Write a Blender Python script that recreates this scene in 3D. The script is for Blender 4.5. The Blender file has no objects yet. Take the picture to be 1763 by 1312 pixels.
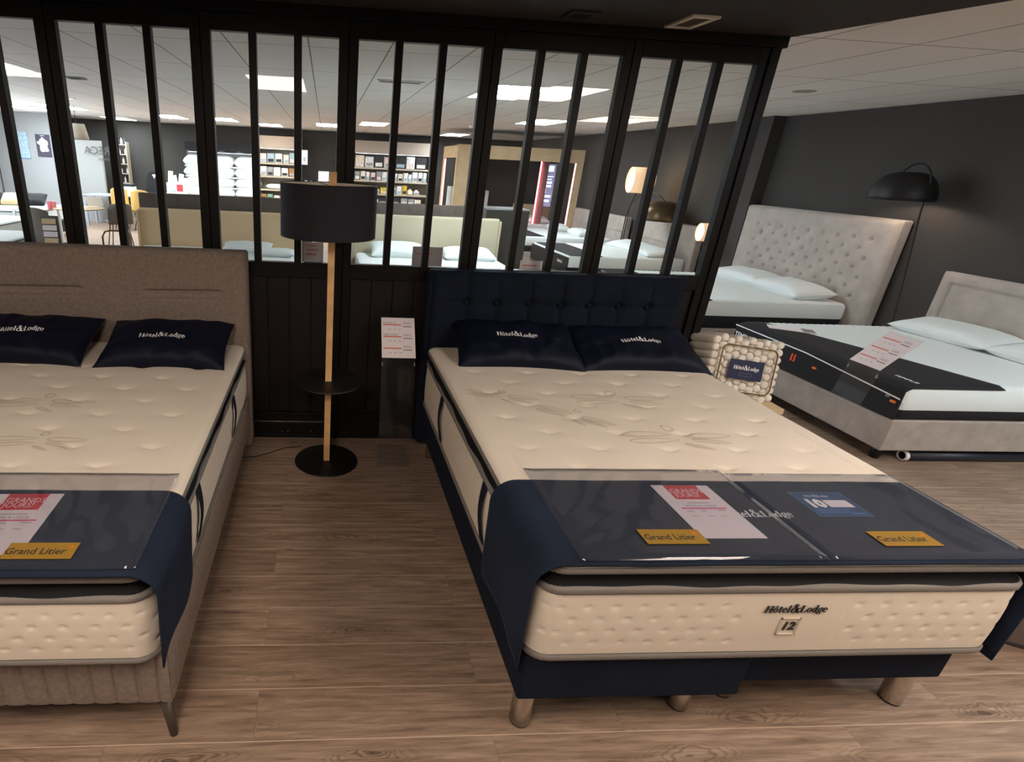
import bpy, math, random
from mathutils import Vector, Matrix, noise
random.seed(7)
S = bpy.context.scene
COL = S.collection
PI = math.pi

# ------------------------------------------------------------------ camera
def rotm(rx, ry, rz):
    return Matrix.Rotation(rz, 3, 'Z') @ Matrix.Rotation(rx, 3, 'X') @ Matrix.Rotation(ry, 3, 'Y')
R3 = rotm(-.3837, -.0475, -.076)          # columns: right, forward, up
cd = bpy.data.cameras.new('camera'); cam = bpy.data.objects.new('camera', cd); COL.objects.link(cam)
M4 = Matrix((( R3[0][0], R3[0][2], -R3[0][1], 1.1251),
             ( R3[1][0], R3[1][2], -R3[1][1], -3.3948),
             ( R3[2][0], R3[2][2], -R3[2][1], 1.8081),
             (0, 0, 0, 1)))
cam.matrix_world = M4
cd.sensor_fit = 'HORIZONTAL'; cd.sensor_width = 36
cd.lens = 936.54 / 1763 * 36
cd.shift_x = (881.5 - 619.81) / 1763
cd.shift_y = (656.23 - 656.0) / 1763
cd.clip_start = .05; cd.clip_end = 100
S.camera = cam

# ------------------------------------------------------------------ world, exposure
W = bpy.data.worlds.new('world'); S.world = W; W.use_nodes = True
W.node_tree.nodes['Background'].inputs[0].default_value = (.5, .55, .6, 1)
W.node_tree.nodes['Background'].inputs[1].default_value = .05
S.view_settings.view_transform = 'Standard'; S.view_settings.look = 'None'
S.view_settings.gamma = 1; S.view_settings.use_curve_mapping = False
S.view_settings.exposure = 0.0

# ------------------------------------------------------------------ helpers
def lin(c):
    return tuple((x/255/12.92 if x/255 <= .04045 else ((x/255+.055)/1.055)**2.4) for x in c) + (1,)

def mat(name, rgb, rough=.6, metal=0, bump=0, bscale=200, emit=None, estr=0, spec=.5, var=0, vscale=8, sheen=0, coat=0):
    m = bpy.data.materials.new(name); m.use_nodes = True
    nt = m.node_tree; b = nt.nodes['Principled BSDF']
    b.inputs['Base Color'].default_value = lin(rgb); b.inputs['Roughness'].default_value = rough
    b.inputs['Metallic'].default_value = metal; b.inputs['Specular IOR Level'].default_value = spec
    if sheen:
        b.inputs['Sheen Weight'].default_value = sheen; b.inputs['Sheen Roughness'].default_value = .4
        b.inputs['Sheen Tint'].default_value = lin([min(255, x*1.6+30) for x in rgb])
    if coat: b.inputs['Coat Weight'].default_value = coat
    if emit:
        b.inputs['Emission Color'].default_value = lin(emit); b.inputs['Emission Strength'].default_value = estr
    tc = nt.nodes.new('ShaderNodeTexCoord')
    n = nt.nodes.new('ShaderNodeTexNoise'); n.inputs['Scale'].default_value = bscale; n.inputs['Detail'].default_value = 3
    nt.links.new(tc.outputs['Object'], n.inputs['Vector'])
    if bump:
        bp = nt.nodes.new('ShaderNodeBump'); bp.inputs['Strength'].default_value = bump; bp.inputs['Distance'].default_value = .002
        nt.links.new(n.outputs['Fac'], bp.inputs['Height']); nt.links.new(bp.outputs['Normal'], b.inputs['Normal'])
    if var:
        n2 = nt.nodes.new('ShaderNodeTexNoise'); n2.inputs['Scale'].default_value = vscale; n2.inputs['Detail'].default_value = 4
        nt.links.new(tc.outputs['Object'], n2.inputs['Vector'])
        r = nt.nodes.new('ShaderNodeValToRGB')
        r.color_ramp.elements[0].position = .3; r.color_ramp.elements[1].position = .7
        r.color_ramp.elements[0].color = lin([max(0, x*(1-var)) for x in rgb])
        r.color_ramp.elements[1].color = lin([min(255, x*(1+var)) for x in rgb])
        nt.links.new(n2.outputs['Fac'], r.inputs[0]); nt.links.new(r.outputs[0], b.inputs['Base Color'])
    return m

def clear_mat(name, rgb=(255, 255, 255), ior=1.5, rough=.01, haze=0, bump=0, bscale=3, hazecol=(220, 220, 225)):
    m = bpy.data.materials.new(name); m.use_nodes = True; nt = m.node_tree
    for n in list(nt.nodes):
        if n.type == 'BSDF_PRINCIPLED': nt.nodes.remove(n)
    out = nt.nodes['Material Output']
    t = nt.nodes.new('ShaderNodeBsdfTransparent'); t.inputs[0].default_value = lin(rgb)
    g = nt.nodes.new('ShaderNodeBsdfGlossy'); g.inputs['Roughness'].default_value = rough
    f = nt.nodes.new('ShaderNodeFresnel'); f.inputs['IOR'].default_value = ior
    mx = nt.nodes.new('ShaderNodeMixShader')
    ge = nt.nodes.new('ShaderNodeNewGeometry'); iv = nt.nodes.new('ShaderNodeMath'); iv.operation = 'SUBTRACT'; iv.inputs[0].default_value = 1
    mu = nt.nodes.new('ShaderNodeMath'); mu.operation = 'MULTIPLY'
    nt.links.new(ge.outputs['Backfacing'], iv.inputs[1]); nt.links.new(iv.outputs[0], mu.inputs[0]); nt.links.new(f.outputs[0], mu.inputs[1])
    nt.links.new(mu.outputs[0], mx.inputs[0]); nt.links.new(t.outputs[0], mx.inputs[1]); nt.links.new(g.outputs[0], mx.inputs[2])
    last = mx
    if haze:
        d = nt.nodes.new('ShaderNodeBsdfDiffuse'); d.inputs[0].default_value = lin(hazecol)
        m2 = nt.nodes.new('ShaderNodeMixShader'); m2.inputs[0].default_value = haze
        nt.links.new(mx.outputs[0], m2.inputs[1]); nt.links.new(d.outputs[0], m2.inputs[2]); last = m2
    if bump:
        tc = nt.nodes.new('ShaderNodeTexCoord')
        n = nt.nodes.new('ShaderNodeTexNoise'); n.inputs['Scale'].default_value = bscale; n.inputs['Detail'].default_value = 1.5; n.inputs['Distortion'].default_value = 1.2
        bp = nt.nodes.new('ShaderNodeBump'); bp.inputs['Strength'].default_value = bump; bp.inputs['Distance'].default_value = .02
        nt.links.new(tc.outputs['Object'], n.inputs['Vector']); nt.links.new(n.outputs['Fac'], bp.inputs['Height'])
        nt.links.new(bp.outputs['Normal'], g.inputs['Normal']); nt.links.new(bp.outputs['Normal'], f.inputs['Normal'])
    nt.links.new(last.outputs[0], out.inputs[0])
    return m

class MB:
    def __init__(s): s.v = []; s.f = []
    def box(s, x0, x1, y0, y1, z0, z1):
        b = len(s.v)
        s.v += [(x0,y0,z0),(x1,y0,z0),(x1,y1,z0),(x0,y1,z0),(x0,y0,z1),(x1,y0,z1),(x1,y1,z1),(x0,y1,z1)]
        s.f += [tuple(b+i for i in q) for q in ((0,3,2,1),(4,5,6,7),(0,1,5,4),(1,2,6,5),(2,3,7,6),(3,0,4,7))]
        return s
    def obox(s, M, sx, sy, sz):      # oriented box, centred, M a 4x4
        b = len(s.v)
        for z in (-.5, .5):
            for x, y in ((-.5,-.5),(.5,-.5),(.5,.5),(-.5,.5)):
                s.v.append(tuple(M @ Vector((x*sx, y*sy, z*sz))))
        s.f += [tuple(b+i for i in q) for q in ((0,3,2,1),(4,5,6,7),(0,1,5,4),(1,2,6,5),(2,3,7,6),(3,0,4,7))]
        return s
    def lathe(s, prof, c=(0,0,0), n=32, M=None, cap=True):
        b = len(s.v); k = len(prof)
        for i in range(n):
            a = 2*PI*i/n
            for r, z in prof:
                p = Vector((r*math.cos(a), r*math.sin(a), z))
                if M: p = M @ p
                s.v.append((p[0]+c[0], p[1]+c[1], p[2]+c[2]))
        for i in range(n):
            j = (i+1) % n
            for q in range(k-1):
                s.f.append((b+i*k+q, b+j*k+q, b+j*k+q+1, b+i*k+q+1))
        if cap:
            if prof[0][0] > 1e-5: s.f.append(tuple(b+i*k for i in range(n))[::-1])
            if prof[-1][0] > 1e-5: s.f.append(tuple(b+i*k+k-1 for i in range(n)))
        return s
    def tube(s, pts, r, n=8, closed=False):
        pts = [Vector(p) for p in pts]; b = len(s.v); K = len(pts)
        prev = None
        for i, p in enumerate(pts):
            if closed: d = pts[(i+1) % K]-pts[i-1]
            else: d = pts[min(i+1, K-1)]-pts[max(i-1, 0)]
            d.normalize()
            if prev is None:
                u = d.orthogonal().normalized()
            else:
                u = (prev - d*prev.dot(d)).normalized()
            prev = u; w = d.cross(u)
            rr = r(i/(K-1)) if callable(r) else r
            for j in range(n):
                a = 2*PI*j/n; s.v.append(tuple(p + u*math.cos(a)*rr + w*math.sin(a)*rr))
        m = K if closed else K-1
        for i in range(m):
            i2 = (i+1) % K
            for j in range(n):
                j2 = (j+1) % n
                s.f.append((b+i*n+j, b+i*n+j2, b+i2*n+j2, b+i2*n+j))
        if not closed:
            s.f.append(tuple(b+j for j in range(n))[::-1]); s.f.append(tuple(b+(K-1)*n+j for j in range(n)))
        return s
    def grid(s, nx, ny, fn, wrap=False):
        b = len(s.v)
        for j in range(ny+1):
            for i in range(nx+1): s.v.append(tuple(fn(i/nx, j/ny)))
        for j in range(ny):
            for i in range(nx):
                a = b+j*(nx+1)+i; s.f.append((a, a+1, a+nx+2, a+nx+1))
        return s
    def poly(s, pts, z0, z1):
        b = len(s.v); n = len(pts)
        s.v += [(p[0], p[1], z0) for p in pts] + [(p[0], p[1], z1) for p in pts]
        s.f += [tuple(b+i for i in range(n))[::-1], tuple(b+n+i for i in range(n))]
        s.f += [(b+i, b+(i+1) % n, b+n+(i+1) % n, b+n+i) for i in range(n)]
        return s
    def xf(s, fn):
        s.v = [tuple(fn(*p)) for p in s.v]; return s
    def build(s, name, m, parent=None, bevel=0, smooth=False, seg=3, solid=0):
        me = bpy.data.meshes.new(name); me.from_pydata(s.v, [], s.f); me.validate(); me.update()
        me.materials.append(m)
        if smooth or bevel: me.polygons.foreach_set('use_smooth', [True]*len(me.polygons))
        o = bpy.data.objects.new(name, me); COL.objects.link(o)
        if parent is not None: o.parent = parent
        if solid:
            q = o.modifiers.new('solid', 'SOLIDIFY'); q.thickness = solid; q.offset = 0
        if bevel:
            q = o.modifiers.new('bevel', 'BEVEL'); q.width = bevel; q.segments = seg; q.limit_method = 'ANGLE'; q.angle_limit = math.radians(40)
            q.harden_normals = True
        return o

def thing(name, label, cat, loc=(0, 0, 0), rz=0, group=None):
    o = bpy.data.objects.new(name, None); COL.objects.link(o); o.location = loc; o.rotation_euler = (0, 0, rz)
    o.empty_display_size = .1
    tag(o, label, cat, group); return o
def tag(o, label, cat, group=None):
    o['label'] = label; o['category'] = cat
    if group: o['group'] = group
    return o
def struct(o): o['kind'] = 'structure'; return o
def copy_tree(o, parent=None):
    c = o.copy(); COL.objects.link(c)
    if parent is not None: c.parent = parent
    for ch in [x for x in o.children]: copy_tree(ch, c)
    return c
def clamp(x, a, b): return max(a, min(b, x))
def sstep(a, b, x):
    t = clamp((x-a)/(b-a), 0, 1); return t*t*(3-2*t)

# ------------------------------------------------------------------ lettering
def text_mb(body, size=1.0, bold=0, align='CENTER'):
    cu = bpy.data.curves.new('t', 'FONT'); cu.body = body; cu.size = size; cu.align_x = align; cu.align_y = 'CENTER'
    cu.resolution_u = 2; cu.offset = bold; cu.extrude = 0
    ob = bpy.data.objects.new('t', cu); me = ob.to_mesh()
    m = MB(); m.v = [tuple(v.co) for v in me.vertices]; m.f = [tuple(p.vertices) for p in me.polygons]
    ob.to_mesh_clear(); bpy.data.objects.remove(ob); bpy.data.curves.remove(cu)
    return m
def arc(m, cx, cy, rx, ry, ix, iy, a0=0, a1=360, n=20, ox=0):
    b = len(m.v)
    for i in range(n+1):
        a = math.radians(a0+(a1-a0)*i/n); c, s_ = math.cos(a), math.sin(a)
        m.v += [(cx+rx*c, cy+ry*s_, 0), (cx+ox+ix*c, cy+iy*s_, 0)]
    for i in range(n): m.f.append((b+2*i, b+2*i+2, b+2*i+3, b+2*i+1))
def rc(m, x0, y0, x1, y1, sk=0):
    b = len(m.v); m.v += [(x0, y0, 0), (x1, y0, 0), (x1+sk, y1, 0), (x0+sk, y1, 0)]; m.f.append((b, b+1, b+2, b+3))
def logo_mb(italic=.0):
    """the bed maker's word mark in fat serif lettering, cap height 1, centred"""
    m = MB(); x = 0
    def sh(k0):
        for i in range(k0, len(m.v)): m.v[i] = (m.v[i][0]+x, m.v[i][1], 0)
    for ch in 'Hôtel&Lodge':
        k = len(m.v)
        if ch == 'H':
            for a in (0, .56):
                rc(m, a, 0, a+.22, 1); rc(m, a-.06, 0, a+.28, .06); rc(m, a-.06, .94, a+.28, 1)
            rc(m, .2, .47, .6, .54); adv = .9
        elif ch in 'ôo':
            arc(m, .3, .34, .3, .36, .12, .3); adv = .66
            if ch == 'ô': rc(m, .1, .8, .22, .84, .1); rc(m, .3, .8, .5, .84, -.12); rc(m, .18, .84, .42, .98)
        elif ch == 't':
            rc(m, .1, .04, .3, .88); rc(m, 0, .62, .42, .69); arc(m, .3, .12, .16, .13, .1, .06, 180, 350, 8); adv = .48
        elif ch == 'e':
            arc(m, .29, .34, .29, .36, .1, .3, 20, 325); rc(m, .12, .34, .56, .4); rc(m, .42, .38, .57, .52); adv = .62
        elif ch == 'l':
            rc(m, .07, 0, .27, 1.05); rc(m, 0, 0, .34, .05); adv = .4
        elif ch == '&':
            x += .06; arc(m, .42, 1.02, .24, .26, .1, .2); arc(m, .36, .3, .38, .38, .16, .3, 60, 400); rc(m, .8, -.06, 1.12, 0, 0)
            b = len(m.v); m.v += [(.18, 1.0, 0), (.42, 1.08, 0), (1.1, -.02, 0), (.78, -.06, 0)]; m.f.append((b, b+3, b+2, b+1))
            rc(m, .62, .22, .72, .66, .2); rc(m, .74, .6, 1.08, .67); adv = 1.18
        elif ch == 'L':
            rc(m, .05, 0, .28, 1); rc(m, 0, .94, .36, 1); rc(m, 0, 0, .7, .06); rc(m, .63, 0, .7, .32); adv = .76
        elif ch == 'd':
            arc(m, .27, .34, .27, .36, .1, .3); rc(m, .38, 0, .58, 1.05); rc(m, .3, 1.0, .58, 1.05); rc(m, .38, 0, .66, .05); adv = .68
        elif ch == 'g':
            arc(m, .27, .42, .25, .28, .1, .23); arc(m, .28, -.12, .3, .17, .2, .1); rc(m, .4, .58, .6, .68); rc(m, .06, .04, .4, .14); adv = .62
        sh(k); x += adv
    w = x
    m.v = [((p[0]-w/2+italic*p[1])/w, (p[1]-.4)/w, 0) for p in m.v]      # unit width
    return m

# =================================================================== materials
def floor_mat():
    m = bpy.data.materials.new('oak_laminate'); m.use_nodes = True; nt = m.node_tree; b = nt.nodes['Principled BSDF']; N = nt.nodes.new; L = nt.links.new
    tc = N('ShaderNodeTexCoord'); mp = N('ShaderNodeMapping'); mp.inputs['Location'].default_value = (.37, .3952, 0)
    L(tc.outputs['Object'], mp.inputs[0])
    br = N('ShaderNodeTexBrick'); br.offset = .37; br.offset_frequency = 2; br.squash = 1
    br.inputs['Scale'].default_value = 1; br.inputs['Brick Width'].default_value = 1.29; br.inputs['Row Height'].default_value = .1949
    br.inputs['Mortar Size'].default_value = .0013; br.inputs['Mortar Smooth'].default_value = .3
    br.inputs['Color1'].default_value = (0, 0, 0, 1); br.inputs['Color2'].default_value = (1, 1, 1, 1); br.inputs['Bias'].default_value = 0
    L(mp.outputs[0], br.inputs['Vector'])
    # per-plank offset
    sep = N('ShaderNodeSeparateXYZ'); L(mp.outputs[0], sep.inputs[0])
    row = N('ShaderNodeMath'); row.operation = 'DIVIDE'; row.inputs[1].default_value = .1949; L(sep.outputs[1], row.inputs[0])
    fl = N('ShaderNodeMath'); fl.operation = 'FLOOR'; L(row.outputs[0], fl.inputs[0])
    mul = N('ShaderNodeMath'); mul.operation = 'MULTIPLY'; mul.inputs[1].default_value = 3.713; L(fl.outputs[0], mul.inputs[0])
    bw = N('ShaderNodeMath'); bw.operation = 'MULTIPLY_ADD'; bw.inputs[1].default_value = 7.0; L(br.outputs['Color'], bw.inputs[0]); L(mul.outputs[0], bw.inputs[2])
    off = N('ShaderNodeCombineXYZ'); L(bw.outputs[0], off.inputs[0]); L(mul.outputs[0], off.inputs[2])
    ad = N('ShaderNodeVectorMath'); ad.operation = 'ADD'; L(mp.outputs[0], ad.inputs[0]); L(off.outputs[0], ad.inputs[1])
    def noi(sc, s, det, dist=0, rough=.55):
        q = N('ShaderNodeMapping'); q.inputs['Scale'].default_value = sc; L(ad.outputs[0], q.inputs[0])
        n = N('ShaderNodeTexNoise'); n.inputs['Scale'].default_value = s; n.inputs['Detail'].default_value = det; n.inputs['Distortion'].default_value = dist; n.inputs['Roughness'].default_value = rough
        L(q.outputs[0], n.inputs['Vector']); return n
    grain = noi((1.2, 16, 1), 3.2, 7, .5, .68)
    broad = noi((1, 3.2, 1), 1.3, 2)
    # knots: a warped cell field, dark at the heart, growth rings flowing around it
    wq = N('ShaderNodeMapping'); wq.inputs['Scale'].default_value = (1.6, 5, 1); L(ad.outputs[0], wq.inputs[0])
    wn = N('ShaderNodeTexNoise'); wn.inputs['Scale'].default_value = 2.2; wn.inputs['Detail'].default_value = 3; L(wq.outputs[0], wn.inputs['Vector'])
    wv = N('ShaderNodeVectorMath'); wv.operation = 'MULTIPLY_ADD'; wv.inputs[1].default_value = (.42, .42, 0); L(wn.outputs['Color'], wv.inputs[0])
    kq = N('ShaderNodeMapping'); kq.inputs['Scale'].default_value = (1.25, 4.6, 1); L(ad.outputs[0], kq.inputs[0]); L(kq.outputs[0], wv.inputs[2])
    kv = N('ShaderNodeTexVoronoi'); kv.inputs['Scale'].default_value = 1.45; kv.inputs['Randomness'].default_value = 1; L(wv.outputs[0], kv.inputs['Vector'])
    kr = N('ShaderNodeValToRGB'); kr.color_ramp.elements[0].position = .02; kr.color_ramp.elements[0].color = (1, 1, 1, 1)
    kr.color_ramp.elements[1].position = .10; kr.color_ramp.elements[1].color = (0, 0, 0, 1); L(kv.outputs['Distance'], kr.inputs[0])
    rm = N('ShaderNodeMath'); rm.operation = 'MULTIPLY'; rm.inputs[1].default_value = 120; L(kv.outputs['Distance'], rm.inputs[0])
    sn = N('ShaderNodeMath'); sn.operation = 'SINE'; L(rm.outputs[0], sn.inputs[0])
    rk_ = N('ShaderNodeMapRange'); rk_.inputs[1].default_value = .08; rk_.inputs[2].default_value = .42; rk_.inputs[3].default_value = 1; rk_.inputs[4].default_value = 0; L(kv.outputs['Distance'], rk_.inputs[0])
    ramp = N('ShaderNodeValToRGB'); e = ramp.color_ramp.elements
    e[0].position = .30; e[0].color = lin((110, 90, 75)); e[1].position = .70; e[1].color = lin((180, 156, 136))
    mid = ramp.color_ramp.elements.new(.5); mid.color = lin((149, 126, 108)); L(grain.outputs['Fac'], ramp.inputs[0])
    def mixc(fac, a, bcol, mode='MULTIPLY'):
        x = N('ShaderNodeMix'); x.data_type = 'RGBA'; x.blend_type = mode
        if isinstance(fac, float): x.inputs[0].default_value = fac
        else: L(fac, x.inputs[0])
        L(a, x.inputs[6])
        if isinstance(bcol, tuple): x.inputs[7].default_value = bcol
        else: L(bcol, x.inputs[7])
        return x.outputs[2]
    sr = N('ShaderNodeMapRange'); sr.inputs[1].default_value = .1; sr.inputs[2].default_value = 1; sr.inputs[3].default_value = 0; sr.inputs[4].default_value = .7; L(sn.outputs[0], sr.inputs[0])
    bm = N('ShaderNodeMapRange'); bm.inputs[1].default_value = .45; bm.inputs[2].default_value = .62; L(broad.outputs['Fac'], bm.inputs[0])
    sm = N('ShaderNodeMath'); sm.operation = 'MULTIPLY'; L(sr.outputs[0], sm.inputs[0]); L(rk_.outputs[0], sm.inputs[1])
    c = mixc(sm.outputs[0], ramp.outputs[0], (.22, .17, .13, 1))
    bf = N('ShaderNodeMapRange'); bf.inputs[1].default_value = .35; bf.inputs[2].default_value = .7; bf.inputs[3].default_value = .0; bf.inputs[4].default_value = .35; L(broad.outputs['Fac'], bf.inputs[0])
    c = mixc(bf.outputs[0], c, (.55, .45, .38, 1))
    kf = N('ShaderNodeMath'); kf.operation = 'MULTIPLY'; kf.inputs[1].default_value = .75; L(kr.outputs[0], kf.inputs[0])
    c = mixc(kf.outputs[0], c, (.08, .06, .05, 1))
    pv = N('ShaderNodeMapRange'); pv.inputs[3].default_value = 0; pv.inputs[4].default_value = .22; L(br.outputs['Color'], pv.inputs[0])
    c = mixc(pv.outputs[0], c, (.62, .58, .55, 1))
    ej = N('ShaderNodeMath'); ej.operation = 'MULTIPLY'; ej.inputs[1].default_value = .35; L(br.outputs['Fac'], ej.inputs[0])
    c = mixc(ej.outputs[0], c, lin((70, 55, 46)), 'MIX')
    fr2 = N('ShaderNodeMath'); fr2.operation = 'FRACT'; L(row.outputs[0], fr2.inputs[0])
    ce = N('ShaderNodeMath'); ce.operation = 'SUBTRACT'; ce.inputs[1].default_value = .5; L(fr2.outputs[0], ce.inputs[0])
    ab = N('ShaderNodeMath'); ab.operation = 'ABSOLUTE'; L(ce.outputs[0], ab.inputs[0])
    lj = N('ShaderNodeMath'); lj.operation = 'GREATER_THAN'; lj.inputs[1].default_value = .4925; L(ab.outputs[0], lj.inputs[0])
    c = mixc(lj.outputs[0], c, lin((200, 174, 150)), 'MIX')
    L(c, b.inputs['Base Color'])
    b.inputs['Roughness'].default_value = .42; b.inputs['Specular IOR Level'].default_value = .4
    bp = N('ShaderNodeBump'); bp.inputs['Strength'].default_value = .25; bp.inputs['Distance'].default_value = .001
    L(grain.outputs['Fac'], bp.inputs['Height']); L(bp.outputs[0], b.inputs['Normal'])
    return m

def tile_mat():
    m = bpy.data.materials.new('ceiling_tiles'); m.use_nodes = True; nt = m.node_tree; b = nt.nodes['Principled BSDF']; N = nt.nodes.new; L = nt.links.new
    tc = N('ShaderNodeTexCoord'); mp = N('ShaderNodeMapping'); mp.inputs['Location'].default_value = (-4.5275+.5901*40, -.0704+1.2049*20, 0); L(tc.outputs['Object'], mp.inputs[0])
    br = N('ShaderNodeTexBrick'); br.offset = 0; br.squash = 1
    for k, v in (('Scale', 1), ('Brick Width', .5901), ('Row Height', 1.2049), ('Mortar Size', .006), ('Mortar Smooth', .1)): br.inputs[k].default_value = v
    br.inputs['Color1'].default_value = lin((232, 228, 222)); br.inputs['Color2'].default_value = lin((238, 234, 228)); br.inputs['Mortar'].default_value = lin((140, 137, 132))
    L(mp.outputs[0], br.inputs['Vector'])
    sp = N('ShaderNodeTexNoise'); sp.inputs['Scale'].default_value = 90; L(tc.outputs['Object'], sp.inputs['Vector'])
    bp = N('ShaderNodeBump'); bp.inputs['Strength'].default_value = .15; bp.inputs['Distance'].default_value = .002; L(sp.outputs['Fac'], bp.inputs['Height'])
    L(bp.outputs[0], b.inputs['Normal']); L(br.outputs['Color'], b.inputs['Base Color']); b.inputs['Roughness'].default_value = .9
    return m

def tape_mat():
    """woven border tape, herringbone of dark and light yarn"""
    m = bpy.data.materials.new('border_tape'); m.use_nodes = True; nt = m.node_tree; b = nt.nodes['Principled BSDF']; N = nt.nodes.new; L = nt.links.new
    tc = N('ShaderNodeTexCoord'); sp = N('ShaderNodeSeparateXYZ'); L(tc.outputs['Object'], sp.inputs[0])
    a = N('ShaderNodeMath'); a.operation = 'ADD'; L(sp.outputs[0], a.inputs[0]); L(sp.outputs[1], a.inputs[1])
    z = N('ShaderNodeMath'); z.operation = 'MULTIPLY_ADD'; z.inputs[1].default_value = 1.1; L(sp.outputs[2], z.inputs[0]); L(a.outputs[0], z.inputs[2])
    s1 = N('ShaderNodeMath'); s1.operation = 'MULTIPLY'; s1.inputs[1].default_value = 900; L(z.outputs[0], s1.inputs[0])
    s2 = N('ShaderNodeMath'); s2.operation = 'SINE'; L(s1.outputs[0], s2.inputs[0])
    r = N('ShaderNodeMapRange'); r.inputs[1].default_value = -1; L(s2.outputs[0], r.inputs[0])
    x = N('ShaderNodeMix'); x.data_type = 'RGBA'; x.inputs[6].default_value = lin((30, 28, 32)); x.inputs[7].default_value = lin((168, 162, 154))
    L(r.outputs[0], x.inputs[0]); L(x.outputs[2], b.inputs['Base Color']); b.inputs['Roughness'].default_value = .8
    return m

FLOOR = floor_mat(); TILES = tile_mat(); TAPE = tape_mat()
BLACKC = mat('black_ceiling_paint', (46, 42, 40), .85, bump=.1)
BLACK = mat('black_lacquer', (17, 14, 13), .42, spec=.22)
BOARD = mat('black_board', (24, 20, 19), .45, spec=.3)
DARKWALL = mat('charcoal_paint', (62, 59, 56), .9, var=.05, vscale=1.2)
WALLG = mat('grey_paint', (150, 150, 146), .9)
WHITEW = mat('white_paint', (152, 153, 153), .85)
NAVY = mat('navy_velvet', (21, 27, 39), .9, bump=.3, bscale=350, var=.14, vscale=5, sheen=.12, spec=.15)
NAVYS = mat('navy_satin', (7, 13, 32), .58, bump=.05, bscale=60, spec=.22, sheen=.04)
RUNNER = mat('navy_runner_velvet', (29, 37, 52), .9, bump=.35, bscale=300, var=.16, vscale=3.5, sheen=.22, spec=.15)
TAUPE = mat('taupe_weave', (138, 123, 112), .95, bump=.9, bscale=420, var=.07, vscale=60, spec=.15)
TICK = mat('cream_ticking', (226, 214, 197), .85, bump=.25, bscale=500, spec=.2)
TICKW = mat('white_ticking', (222, 228, 226), .85, bump=.2, bscale=400, spec=.2)
EMB = mat('embroidery', (203, 190, 172), .8)
GUSSET = mat('black_gusset', (9, 9, 15), .7, spec=.3)
PIPE = mat('grey_piping', (98, 98, 104), .7)
WHITE = mat('white_print', (240, 240, 240), .6)
DARKP = mat('dark_print', (35, 33, 36), .7)
GREYP = mat('grey_print', (120, 118, 120), .7)
PAPER = mat('paper', (232, 222, 224), .7)
RED = mat('red_print', (212, 52, 62), .6); PINK = mat('pink_print', (226, 96, 140), .6); CORAL = mat('coral_print', (220, 100, 84), .6)
GOLD = mat('gold_sticker', (150, 116, 44), .35, spec=.6); ORANGE = mat('orange_print', (240, 120, 40), .6)
BLUEC = mat('blue_card', (28, 64, 112), .45); BLUEL = mat('blue_card_edge', (86, 128, 176), .5)
STEEL = mat('brushed_steel', (200, 194, 184), .26, metal=1)
TAUPELEG = mat('bronze_leg', (96, 88, 80), .4, metal=.6)
OAK = mat('oak', (226, 180, 124), .55, bump=.15, bscale=60, var=.08, vscale=14)
BLACKM = mat('black_metal', (20, 19, 19), .5, spec=.4)
SHADE = mat('navy_shade', (23, 22, 32), .8, bump=.2, bscale=500, sheen=.15)
SHADEIN = mat('shade_lining', (225, 215, 198), .8)
SPRING = mat('spring_fabric', (226, 218, 205), .85, bump=.3, bscale=300)
BRASS = mat('bronze_wire', (120, 92, 52), .4, metal=.7)
NAVYCARD = mat('navy_card', (24, 27, 62), .5)
GREYB = mat('grey_bed_fabric', (162, 150, 140), .95, bump=.4, bscale=300, var=.05, vscale=12)
GREYH = mat('grey_velvet', (172, 163, 154), .9, bump=.3, bscale=250, var=.05, vscale=7, sheen=.2)
BLKFAB = mat('black_fabric', (21, 20, 24), .85, bump=.2, bscale=300)
BEIGE = mat('beige_fabric', (222, 194, 154), .9, bump=.3, bscale=200)
OLIVE = mat('olive_fabric', (182, 173, 148), .9, bump=.3, bscale=200)
BROWNF = mat('brown_fabric', (98, 88, 80), .95, bump=.3, bscale=200, var=.06, vscale=10)
PALEWOOD = mat('pale_wood', (206, 180, 140), .6, var=.05, vscale=5)
SHELFM = mat('shelf_laminate', (186, 172, 152), .6); SHELFB = mat('shelf_back', (150, 140, 128), .8)
GLASS = clear_mat('window_glass', (252, 253, 252), 1.6, .0)
ACRYL = clear_mat('acrylic', (250, 251, 251), 1.5, .03, haze=.008)
PLASTIC = clear_mat('clear_vinyl', (240, 240, 242), 1.5, .07, haze=.035, bump=.5, bscale=2.2, hazecol=(170, 176, 190))
def led(name, rgb, s): return mat(name, (230, 230, 230), .6, emit=rgb, estr=s)
LEDW = led('panel_warm', (255, 236, 220), 24)
LEDC = led('panel_cool', (234, 246, 255), 42)
LEDS = led('panel_small', (255, 240, 220), 14)
LEDPINK = led('led_pink', (255, 140, 158), 10)
LAMPON = led('lamp_glow', (255, 214, 160), 9)
STRIP = led('shelf_led', (235, 245, 255), 2.5)

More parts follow.
